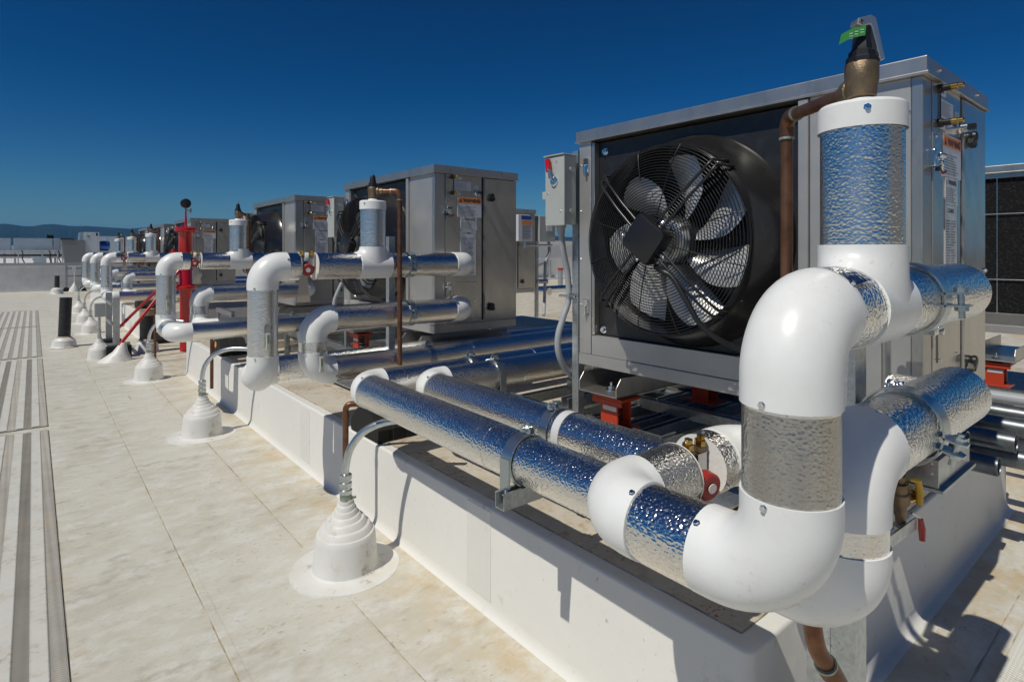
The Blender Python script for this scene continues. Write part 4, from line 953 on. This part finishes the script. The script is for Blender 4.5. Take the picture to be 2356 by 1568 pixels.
# ---- third and farther modules
ya=5.80
def module3(labs):
    out=[]
    A=thing('insulated_pipe',labs[0],'pipe',(0.89,ya,0.75),GP)
    route(A, [(1.07,ya,1.325),(0.89,ya,1.325),(0.89,ya,0.748),(0.89,ya-0.42,0.745),(4.1,ya-0.42,0.742)], R=0.088, sleeve=0.03)
    lever_handle(A,(0.90,ya-PR,1.02),0.085)
    A_=thing('insulated_pipe',labs[1],'pipe',(1.5,ya,1.33),GP)
    route(A_, [(1.165,ya,1.325),(2.15,ya,1.325),(2.15,ya+0.15,1.325)], fit={0:[(0.26,0.41)]})
    MB().lathe((1.163,ya,1.325),(-1,0,0),[(0.0,PR+0.002),(0.004,PR+0.002),(0.004,0)],40,cap=False).build('insulation_end','sealant',A_)
    tee(A_,(1.49,ya,1.325),0.095,1.435); branch_stack(A_,1.475,ya,1.425,1.655,1.706)
    clamp(A_,(1.72,ya,1.325),(1,0,0),(0,-1,0.1))
    Bp=thing('insulated_pipe',labs[2],'pipe',(1.15,ya,0.75),GP)
    route(Bp, [(2.15,ya+0.15,1.03),(2.15,ya,1.03),(1.15,ya,1.03),(1.15,ya,0.745),(1.15,ya-0.20,0.745),(4.1,ya-0.20,0.742)], R=0.088, sleeve=0.016)
    clamp(Bp,(1.72,ya,1.03),(1,0,0),(0,-1,0.1)); clamp(Bp,(1.90,ya-0.2,0.742),(1,0,0),(0,-0.15,1))
    V=balance(labs[3],1.075,1.157,ya,1.325)
    Rv=relief(labs[4],1.475,ya,1.706,False,[(1.49,ya+0.005,1.762),(1.60,ya+0.11,1.762),(1.60,ya+0.11,0.80)])
    T=thing('card_tag',labs[5],'tag',(1.12,ya-0.06,1.27))
    MB().prism([(1.09,ya-0.06,1.275),(1.13,ya-0.06,1.275),(1.155,ya-0.065,1.125),(1.085,ya-0.065,1.125)],(0,0,0),(0,-0.0015,0)).build('card','tan',T,smooth=False)
    return [A,A_,Bp,V,Rv,T]
m3 = module3(['third tall riser with white elbow in front of the red standpipe','third upper silver pipe with white saddle tee, left of the second riser','third lower silver pipe with white elbow right of the red standpipe foot','balancing valve with red disc beside the red standpipe','third relief valve, with dark cap, left of the third fan cabinet','beige card tag hanging before the red standpipe'])
far = [('fourth',(-0.017,UY[3]-0.13-ya,0),'just left of the slanted red braces'),('fifth',(0.012,UY[4]-0.13-ya,0),'between the fourth and the farthest pipes'),('farthest',(0.003,UY[5]-0.13-ya,0),'at the left end of the pipe row')]
what = ['riser with white elbow','upper silver pipe with white tee','lower silver pipe','balancing valve','relief valve on its capped branch','card tag under the valve']
for (nm, sh, wh) in far:
    for o_, wt in zip(m3, what):
        if wt.startswith('card') and nm != 'fourth': continue
        copy_tree(o_, shift=sh, label='%s %s, %s' % (nm, wt, wh))
# header with end cap in the background gap
t = thing('insulated_pipe','background silver pipe ending in a short white cap between the cabinets','pipe',(8,8.5,0.63),GP)
route(t,[(7.9,8.4,0.63),(7.9,8.9,0.63),(11.5,8.9,0.63)],R=0.09)
t = thing('roof_vent','short grey vent pipe with red cap before the white penthouse wall','vent pipe',(16.5,16.9,0))
MB().cyl((16.5,16.9,0),(16.5,16.9,0.72),0.10,16).build('pipe','galv',t); MB().cyl((16.5,16.9,0.70),(16.5,16.9,0.78),0.13,16).build('cap','red',t)

# ============================================================ conduit stubs
def cone_stub(label, x, y, conduit=True):
    t = thing('conduit_stub', label, 'conduit', (x,y,0), 'white conduit flashings along the curb')
    MB().lathe((x,y,0.002),(0,0,1),[(0,0.236),(0.0078,0.234),(0.0088,0.228),(0.0095,0.165),(0.0105,0.16),(0.011,0.0)],56,cap=False).build('base_flange','flash',t)
    prof=[(0.0,0.152),(0.006,0.142),(0.03,0.138),(0.13,0.130),(0.150,0.126),(0.156,0.122),(0.157,0.115),(0.180,0.106),(0.185,0.101),(0.186,0.093),(0.207,0.083),(0.212,0.078),(0.213,0.069),(0.229,0.061),(0.232,0.058),(0.233,0.052),(0.252,0.047),(0.255,0.045),(0.256,0.041),(0.276,0.037),(0.279,0.035),(0.280,0.032),(0.298,0.030),(0.298,0.0)]
    mb=MB(); n=56; o=Vector((x,y,0.012)); vv=[]
    for (z,r) in prof:
        for k_ in range(n):
            a=2*PI*k_/n; zz = z + 0.010*math.sin(a+0.6)*(z/0.3); vv.append((x+r*math.cos(a),y+r*math.sin(a),0.012+zz))
    m=len(prof)
    mb.add(vv,[(i*n+k_,i*n+(k_+1)%n,(i+1)*n+(k_+1)%n,(i+1)*n+k_) for i in range(m-1) for k_ in range(n)]).build('flashing_cone','flash',t,sharp=38)
    if conduit:
        MB().lathe((x,y,0.30),(0,0,1),[(0,0.026),(0.028,0.026),(0.028,0.022),(0.032,0.022)],20).cyl((x+0.02,y-0.028,0.315),(x+0.035,y-0.028,0.315),0.006,8).build('band_clamp','solder',t)
        MB().lathe((x,y,0.33),(0,0,1),[(0,0.027),(0.018,0.028),(0.022,0.023),(0.030,0.023),(0.033,0.027),(0.050,0.027),(0.054,0.022),(0.062,0.022),(0.066,0.027),(0.084,0.027),(0.090,0.018)],24).build('coupling','conduit',t)
        pts=smooth_path([(x,y,0.40),(x+0.001,y,0.45),(x+0.018,y-0.012,0.53),(x+0.065,y-0.05,0.605),(x+0.14,y-0.115,0.648),(x+0.225,y-0.185,0.655),(x+0.33,y-0.26,0.645)],60)
        MB().sweep(pts,0.0165,18).build('bent_conduit','conduit',t,sharp=80)
    return t
c1 = cone_stub('nearest stepped white cone with galvanised conduit, by the curb',1.073,2.462)
for (x,y,lb) in ((1.0,4.94,'second stepped white cone with conduit, before the second riser'),(0.98,7.45,'third stepped white cone with conduit, before the curb gap'),(0.77,12.38,'fourth cone with conduit, just past the grey junction stand'),(0.79,14.25,'fifth cone with conduit, small, farther along'),(0.82,16.75,'farthest conduit cone, smallest of the row')):
    c = copy_tree(c1, shift=(x-1.073,y-2.462,0), label=lb); rnd_ = random.Random(int(y*100)); c.rotation_euler[2] = rnd_.uniform(-0.25,0.2); c.scale = (1,1,rnd_.uniform(0.95,1.04))
for k,(x,y,lb) in enumerate(((1.17,7.36,'small orange dry leaf lying right of the third white cone'),(1.10,4.86,'curled orange-brown leaf caught at the neck side of the second cone'),(0.72,6.6,'tiny brown twig lying on the open roof between the lap lines'))):
    rnd_=random.Random(k+11); vv=[(0,0,0.002),(0.03,0.012,0.016),(0.062,0.004,0.004),(0.034,-0.014,0.010),(0.03,0.0,0.003)] if k<2 else [(0,0,0.0),(0.09,0.01,0.004),(0.09,0.014,0.001),(0,0.004,0.0),(0.05,0.006,0.01)]
    a_=rnd_.random()*6; vv=[(x+vx*math.cos(a_)-vy*math.sin(a_), y+vx*math.sin(a_)+vy*math.cos(a_), vz+0.011) for vx,vy,vz in vv]
    o = MB().add(vv,[(0,4,1),(4,2,1),(0,3,4),(4,3,2)]).build('dry_leaf' if k<2 else 'twig','tape' if k==2 else 'reflect',smooth=False); tag(o,lb,'leaf' if k<2 else 'twig')
# copper drop at the front header of module 1
t = thing('copper_drop','copper pipe turning down over the curb face beside the rubber block','pipe',(1.22,2.75,0.6))
MB().sweep([(1.40,2.60,0.655),(1.24,2.69,0.655)]+arc_corner((1.24,2.69,0.655),(1.185,2.72,0.655),(1.185,2.72,0.2),0.028,8)[0]+[(1.185,2.72,0.10)],0.0145,18).build('copper_pipe','copper',t,sharp=80)
MB().cyl((1.185,2.72,0.605),(1.185,2.72,0.58),0.0175,18).build('copper_coupling','copper',t); MB().cyl((1.235,2.693,0.655),(1.255,2.683,0.655),0.0175,18).build('copper_coupling','copper',t)
for (lb,x,y) in (('slim copper pipe coming down before the curb under the second riser',1.22,5.65),('slim copper pipe down to the roof before the third riser',1.20,8.6)):
    t = thing('copper_drop',lb,'pipe',(x,y,0)); MB().cyl((x,y,0.02 if y>8 else 0.2),(x,y,0.70),0.0145,16).build('copper_pipe','copper',t)
for k,(x,y) in enumerate(((1.60,8.35),(1.56,13.2),)):
    t = thing('copper_drop',['brown discharge pipe hanging down left of the second cabinet corner','brown discharge pipe seen below the far pipes'][k],'pipe',(x,y,0)); MB().cyl((x,y,0.1),(x,y,0.9),0.0145,12).build('copper_pipe','copper',t)

# rubber support blocks
def block(label, x0, x1, y0, y1, z, refl=False, strut=True):
    t = thing('rubber_block', label, 'support block', ((x0+x1)/2,(y0+y1)/2,z), 'black rubber pipe support blocks')
    h1, h2, e = 0.062, 0.145, 0.095; ym=(y0+y1)/2
    segs=3; wx=(x1-x0)/segs
    prof=[(y0,0),(y1,0),(y1,h1),(y1-e,h2),(y0+e,h2),(y0,h1)]
    MB().prism([(x0+0.004,yy,z+zz) for yy,zz in prof],(0,0,0),(x1-x0-0.008,0,0)).build('block_body','rubber',t,smooth=False,bevel=0.003)
    prof2=[(y0-0.003,0),(y1+0.003,0),(y1+0.003,h1+0.002),(y1-e+0.003,h2+0.004),(y0+e-0.003,h2+0.004),(y0-0.003,h1+0.002)]
    for k_ in range(segs):
        a=x0+k_*wx+(0 if k_==0 else 0.008)
        MB().prism([(a,yy,z+zz) for yy,zz in prof2],(0,0,0),(wx-0.014,0,0)).build('rib','rubber',t,smooth=False,bevel=0.003)
    if refl: MB().prism([(x0-0.001,ym+0.02,z+0.06),(x0-0.001,ym+0.07,z+0.075),(x0-0.001,ym+0.04,z+0.125),(x0-0.001,ym-0.01,z+0.105)],(0,0,0),(-0.003,0,0)).build('reflector','reflect',t,smooth=False)
    if strut: rail((x0+0.01,ym,z+h2+0.004),(x1-0.01,ym,z+h2+0.004)).build('strut_cap','galv',t,smooth=False)
    return t
block('black ribbed rubber block on the curb edge behind the nearest conduit bend',1.365,1.60,2.735,3.06,0.419)
block('black rubber block with amber reflector on the curb edge before the third riser pipe',1.365,1.60,5.95,6.30,0.419,True)
block('black rubber block lying on the roof beneath the third riser',1.45,1.75,10.3,10.65,0.0,False,False)
block('black rubber block on the far curb, seen under the fourth silver pipe',1.40,1.75,11.9,12.3,0.419,False,False)

# red standpipe with braces
t = thing('standpipe','tall glossy red standpipe with round gauge on top','standpipe',(1.67,9.3,0))
X,Y=1.672,9.3
MB().lathe((X,Y,0),(0,0,1),[(0,0.075),(0.86,0.075),(0.875,0.085)],32).build('lower_pipe','red',t)
for zc,rr in ((0.905,0.135),(1.725,0.145)):
    MB().lathe((X,Y,zc-0.03),(0,0,1),[(0,0.085),(0.008,rr-0.01),(0.02,rr),(0.045,rr),(0.055,rr-0.012),(0.062,0.085)],40).build('flange','red',t)
    for i in range(8):
        a=2*PI*i/8+0.3; MB().cyl((X+math.cos(a)*0.11,Y+math.sin(a)*0.11,zc-0.04),(X+math.cos(a)*0.11,Y+math.sin(a)*0.11,zc+0.045),0.012,6).build('flange_bolt','red',t)
MB().lathe((X,Y,0.93),(0,0,1),[(0,0.10),(0.03,0.085),(0.74,0.090),(0.77,0.10)],32).build('upper_pipe','red',t)
MB().lathe((X,Y,1.76),(0,0,1),[(0,0.04),(0.02,0.018),(0.22,0.012),(0.235,0.012)],16).build('top_stem','red',t)
MB().cyl((X,Y,1.99),(X,Y,2.05),0.008,10).cyl((X,Y,2.01),(X+0.06,Y-0.02,1.99),0.007,8).cyl((X+0.06,Y-0.02,1.97),(X+0.06,Y-0.02,2.03),0.009,8).build('gauge_cock','bronze',t)
vd=Vector((-X,-Y,0)).normalized()
MB().lathe(Vector((X,Y,2.098))-vd*0.02,vd,[(0,0.058),(0.004,0.068),(0.03,0.068),(0.034,0.062),(0.034,0)],32,cap=False).build('gauge','blackplastic',t)
MB().lathe(Vector((X,Y,1.37))+Vector((-0.17,0.05,0)),(1,0,0),[(0,0.01),(0.0,0.04),(0.03,0.045),(0.035,0.02),(0.08,0.02)],16).build('side_valve','red',t)
MB().lathe((X-0.20,Y,1.37),(1,0,0),[(0,0.035),(0.02,0.04),(0.03,0.03),(0.12,0.022)],12).cyl((X-0.15,Y,1.30),(X-0.15,Y,1.45),0.03,12).build('side_outlet','red',t)
for k_,(bx,by) in enumerate(((0.86,9.02),(0.90,10.35))):
    a=Vector((bx,by,0.20)); b=Vector((X-0.06,Y+(-0.03 if k_==0 else 0.03),1.19)); d=(b-a).normalized()
    MB().cyl(a,b,0.021,16).cyl(a+d*0.32,a+d*0.36,0.024,16).build('brace','red',t)
    tt = thing('brace_foot',['slanted white flashing foot of the front red brace','slanted white flashing foot of the rear red brace'][k_],'flashing',(bx,by,0),'white feet of the red braces')
    vv=[];n=28
    for (s,r,z) in ((0,0.15,0.005),(0,0.135,0.02),(0.6,0.075,0.12),(1,0.034,0.235)):
        for i in range(n):
            a_=2*PI*i/n; cx=bx+0.03-0.10*(1-s)*0+ (d.x*0.06)*s-0.02; cy=by+(d.y*0.06)*s
            ex = 1.35 if s==0 else 1.0+0.35*(1-s)
            vv.append((cx+math.cos(a_)*r*ex+ (-0.05*(1-s)), cy+math.sin(a_)*r, z+0.0))
    MB().add(vv,[(i*n+k,i*n+(k+1)%n,(i+1)*n+(k+1)%n,(i+1)*n+k) for i in range(3) for k in range(n)]+[tuple(3*n+k for k in range(n))]).build('flashing_cone','flash',tt,sharp=50)
# strut stand with grey box
t = thing('junction_stand','grey junction box stand of two strut posts beside the front red brace','stand',(0.8,9.35,0))
B('rubber_base','rubber',t,0.74,1.02,9.22,9.42,0,0.165,0.006); B('rubber_base','rubber',t,0.70,0.98,9.98,10.18,0,0.165,0.006)
B('base_strut','galv',t,0.75,1.01,9.30,9.34,0.166,0.20); 
for (xx,yy,z1) in ((0.82,9.31,0.79),(0.80,10.06,0.83)):
    mb=MB(); mb.box(xx,xx+0.003,yy,yy+0.041,0.17,z1).box(xx+0.003,xx+0.075,yy,yy+0.003,0.17,z1).box(xx+0.003,xx+0.075,yy+0.038,yy+0.041,0.17,z1); mb.build('upright','galv',t,smooth=False)
for zz in (0.69,0.43): B('cross_rail','galv',t,0.80,0.83,9.34,10.06,zz,zz+0.04)
t = thing('switch_box','small grey electric box on a conduit from a white stepped cone','junction box',(0.70,9.45,0))
B('enclosure','grey',t,0.62,0.735,9.28,9.42,0.56,0.735,0.004)
MB().cyl((0.675,9.38,0.26),(0.675,9.38,0.56),0.016,12).lathe((0.675,9.38,0.27),(0,0,1),[(0,0.022),(0.05,0.022),(0.05,0.018),(0.08,0.018),(0.08,0.022),(0.12,0.022)],12).build('conduit','conduit',t)
o_=[c for c in c1.children if c.name.startswith('flashing_cone')][0].copy(); C.objects.link(o_); o_.parent=t; o_.location=(0.675-0.70,9.38-9.45,-0.012); o_.scale=(0.93,0.93,0.93)
# black stubs
def stub(label, x, y, h, r, lean=0.0, cone=0.10, base=0.17, wrapm='wrap', tape=True):
    t = thing('pipe_stub', label, 'pipe stub', (x,y,0), 'black pipe stubs in white flashings')
    MB().lathe((x,y,0.006),(0,0,1),[(0,base+0.0),(0.004,base-0.005),(0.02,base-0.015),(cone,base-0.03),(cone+0.005,base-0.045),(cone+0.02,base-0.055),(cone+0.04,r+0.02),(cone+0.045,r)],36).build('flashing_cone','flash',t)
    MB().cyl((x,y,cone),(x+lean*(h-cone),y,h),r,28).build('stub_pipe',wrapm,t)
    if tape: MB().lathe((x,y,cone+0.035),(0,0,1),[(0,r+0.018),(0.012,r+0.020),(0.03,r+0.004)],24).build('tape_collar','tape',t)
    return t
stub('black pipe stub in a white flashing beside the striped walkway',0.355,10.85,0.735,0.076,0.035)
stub('distant small black pipe stub before the parapet',0.63,25.0,0.62,0.07,0.0,0.16,0.19)
t = stub('tan-topped black wrapped pipe standing behind the front red brace',1.235,9.55,0.60,0.088,0.0,0.13,0.16)
MB().lathe((1.235,9.55,0.52),(0,0,1),[(0,0.091),(0.05,0.093),(0.085,0.085),(0.09,0)],24,cap=False).build('tan_cap','tape',t)
# far rack before the parapet
t = thing('conduit_rack','distant slotted frame with small box on two black feet before the parapet','rack',(1.15,26.3,0))
for xx in (0.93,1.40):
    MB().prism([(xx-0.13,26.2,0),(xx+0.13,26.2,0),(xx+0.06,26.2,0.14),(xx-0.06,26.2,0.14)],(0,0,0),(0,0.3,0)).build('rubber_foot','rubber',t,smooth=False)
    mb=MB()
    for i in range(9): mb.box(xx-0.03,xx+0.03,26.3,26.34,0.14+i*0.09,0.20+i*0.09)
    mb.box(xx-0.03,xx-0.018,26.34,26.36,0.14,0.95).box(xx+0.018,xx+0.03,26.34,26.36,0.14,0.95); mb.build('slotted_upright','tubemetal',t,smooth=False)
for zz in (0.53,0.81): B('cross_rail','tubemetal',t,0.93,1.40,26.28,26.30,zz,zz+0.05,0)
B('small_box','paper',t,1.10,1.20,26.2,26.27,0.70,0.89,0.004)
MB().lathe((1.15,26.1,0),(0,0,1),[(0,0.17),(0.1,0.15),(0.24,0.06),(0.32,0.03),(0.33,0.015),(0.7,0.015)],24).build('flashing_cone','flash',t)

# ============================================================ equipment beyond the parapet
struct(MB().box(-30,22,29,75,-9,0.86).build('neighbour_roof','whitewall',smooth=False))
def duct(label, x0,x1,y0,y1,z0,z1, legs=(), mat='sheet', name='sheet_duct'):
    t = thing(name, label, 'duct', ((x0+x1)/2,(y0+y1)/2,0.86), 'sheet metal ducts beyond the parapet')
    B('duct_body',mat,t,x0,x1,y0,y1,z0,z1,0.01)
    n=max(1,int((x1-x0)/0.9))
    for i in range(1,n): B('seam_flange','galv',t,x0+(x1-x0)*i/n-0.02,x0+(x1-x0)*i/n+0.02,y0-0.03,y0,z0-0.02,z1+0.02,0)
    for xx in legs:
        for yy in (y0+0.05,y1-0.05): B('leg','galv',t,xx-0.03,xx+0.03,yy-0.03,yy+0.03,0.86,z0,0)
    return t
duct('long pale duct on legs beyond the parapet at the left edge',-6.0,-0.85,38,39.2,1.53,2.12,(-5,-3.4,-2,-1.1))
duct('pale blue-grey duct on legs right of the long one',-0.75,0.78,38,39.2,1.52,2.13,(-0.7,0.1,0.72))
duct('short bright duct end left of the dark panel',0.82,1.12,38,39.2,1.53,2.14,(0.9,))
t = thing('pipe_rack','pipe rack with several thin pipes beneath the far ducts','rack',(-1,37,0.86))
for xx in (-2.6,-1.3,-0.55,0.35,0.95,1.15): B('rack_post','galv',t,xx-0.025,xx+0.025,36.9,36.95,0.86,1.56,0)
for i,(zz,rr) in enumerate(((1.50,0.04),(1.40,0.03),(1.27,0.05),(1.18,0.03))): MB().cyl((-6,37.1+0.1*i,zz),(1.15,37.1+0.1*i,zz),rr,10).build('rack_pipe','galv' if i!=2 else 'blackpaint',t)
duct('narrow upright sheet duct dropping behind the pipe rack',0.02,0.52,37.3,37.9,0.87,1.50,(),'sheet')
t = thing('cable_bundle','black cables and valves hanging under the far pipe rack','cables',(0.7,36.8,0.86))
for xx in (-1.9,-0.42,0.62,0.98): MB().sweep([(xx,36.85,1.50),(xx+0.05,36.84,1.3),(xx+0.02,36.84,1.1),(xx+0.10,36.85,0.9)],0.025,6).build('cable','blackpaint',t)
t = thing('duct_transition','dark grey slanted sheet panel beyond the parapet','duct',(1.5,36,0.86))
MB().prism([(1.22,36,0.86),(2.02,36,0.86),(2.02,36,2.02),(1.06,36,2.05)],(0,0,0),(0,1.2,0)).build('panel','darkgrey',t,smooth=False)
MB().prism([(1.04,35.98,2.05),(1.60,35.98,2.03),(1.55,35.98,2.10),(1.06,35.98,2.12)],(0,0,0),(0,1.3,0)).build('black_top','blackpaint',t,smooth=False)
t = thing('air_handler','bright sheet metal box unit beyond the parapet','air handler',(2.3,37,0.86))
B('housing','bright',t,2.02,2.66,37,38.4,1.05,2.45,0.02); B('side_skin','sheet',t,1.86,2.015,37.05,38.4,1.9,2.45,0.01); B('skid','blackpaint',t,2.05,2.66,37.05,38.3,0.86,1.04,0)
B('marking','blackpaint',t,2.52,2.60,36.985,36.998,2.27,2.43,0)
mb=MB(); mb.add([(2.12,36.99,2.20),(2.34,36.99,2.27),(2.34,36.99,2.29),(2.12,36.99,2.22)],[(0,1,2,3)]).add([(2.16,36.99,2.30),(2.26,36.99,2.12),(2.28,36.99,2.12),(2.19,36.99,2.30)],[(0,1,2,3)]).add([(2.36,36.99,2.36),(2.43,36.99,2.34),(2.43,36.99,2.36),(2.38,36.99,2.38)],[(0,1,2,3)])
mb.build('scribbled_mark','ink',t,smooth=False)
t = thing('storage_tank','blue reflective drum beyond the parapet right of the bright box','tank',(2.95,37.5,0.86))
MB().lathe((2.72,37.5,1.75),(1,0,0),[(0,0.0),(0.0,0.26),(0.35,0.28),(0.42,0.22),(0.46,0)],24,cap=False).build('drum','bluefoil',t); B('cradle','galv',t,2.75,3.1,37.3,37.7,0.86,1.5,0)
duct('long low pale screen wall at the far side of the neighbour roof',2.8,14,58,58.6,1.3,2.75,(3,6,9,12),'sheet','screen_wall')
duct('long grey-blue ductwork far left beyond the racks',-12,2.5,52,53,1.0,1.9,(-3,0,2),'sheet')
t = thing('antenna_pole','thin pole rising beyond the parapet','pole',(3.9,40,0.86)); MB().cyl((3.9,40,0.86),(3.9,40,2.45),0.035,8).build('pole','galv',t)
t = thing('pine_tree','dark treetop showing just above the far ducts','tree',(1.6,90,-9))
MB().cyl((1.6,90,-9),(1.6,90,2.2),0.3,8).build('trunk','tree',t)
rnd=random.Random(3); mb=MB()
for i in range(900):
    s=rnd.random()**0.6; a=rnd.random()*6.28; r=1.9*(1-s)*rnd.random()**0.5+0.08; p=Vector((1.6+math.cos(a)*r,90+math.sin(a)*r,-4+7.4*s)); q=0.30
    e=[p+Vector((rnd.uniform(-q,q),rnd.uniform(-q,q),rnd.uniform(-q,q))) for _ in range(3)]; mb.add(e,[(0,1,2)])
mb.build('crown','tree',t,smooth=False)

# ============================================================ hills
def hill(seed, dist, base, amp, a0, a1, name='hills'):
    rnd=random.Random(seed); n=520; ph=[(rnd.random()*6.28, rnd.uniform(6,60), rnd.random()) for _ in range(14)]
    vv=[];ff=[]; rows=7
    for i in range(n+1):
        a=a0+(a1-a0)*i/n
        h=base+amp*(0.6*math.sin(a*3.2+0.9)+0.5*math.sin(a*7+1.3))+sum(amp*0.5/f*8*s*math.sin(a*f*3+p) for p,f,s in ph)*0.9 + rnd.random()*dist*0.0004
        for j in range(rows):
            s=j/(rows-1); dd=dist*(1-0.30*(1-s)); z=-9+(h+9)*(1-(1-s)**1.8)
            z+= 7*math.sin(a*41+j*1.7)*math.sin(a*23+j*0.9)*(s<1)*s + (rnd.random()-0.5)*2.0*(s<1)
            vv.append((math.sin(a)*dd,math.cos(a)*dd,z))
    for i in range(n):
        for j in range(rows-1): ff.append((i*rows+j,(i+1)*rows+j,(i+1)*rows+j+1,i*rows+j+1))
    return struct(MB().add(vv,ff).build(name,'hill',smooth=False))
hill(4, 3600, 106, 24, R_(-25), R_(75))

# ============================================================ air
hz = bpy.data.materials.new('valley_haze'); hz.use_nodes = True
n = hz.node_tree.nodes; n.remove(n['Principled BSDF'])
pv = n.new('ShaderNodeVolumePrincipled'); pv.inputs['Color'].default_value = (0.12, 0.42, 0.95, 1); pv.inputs['Density'].default_value = 0.00013; pv.inputs['Anisotropy'].default_value = 0.0
hz.node_tree.links.new(pv.outputs[0], n['Material Output'].inputs['Volume'])
o = MB().box(-9100,12100,-6100,16100,-10.5,330).build('haze', hz, smooth=False); o['kind'] = 'stuff'
scene.cycles.volume_bounces = 0
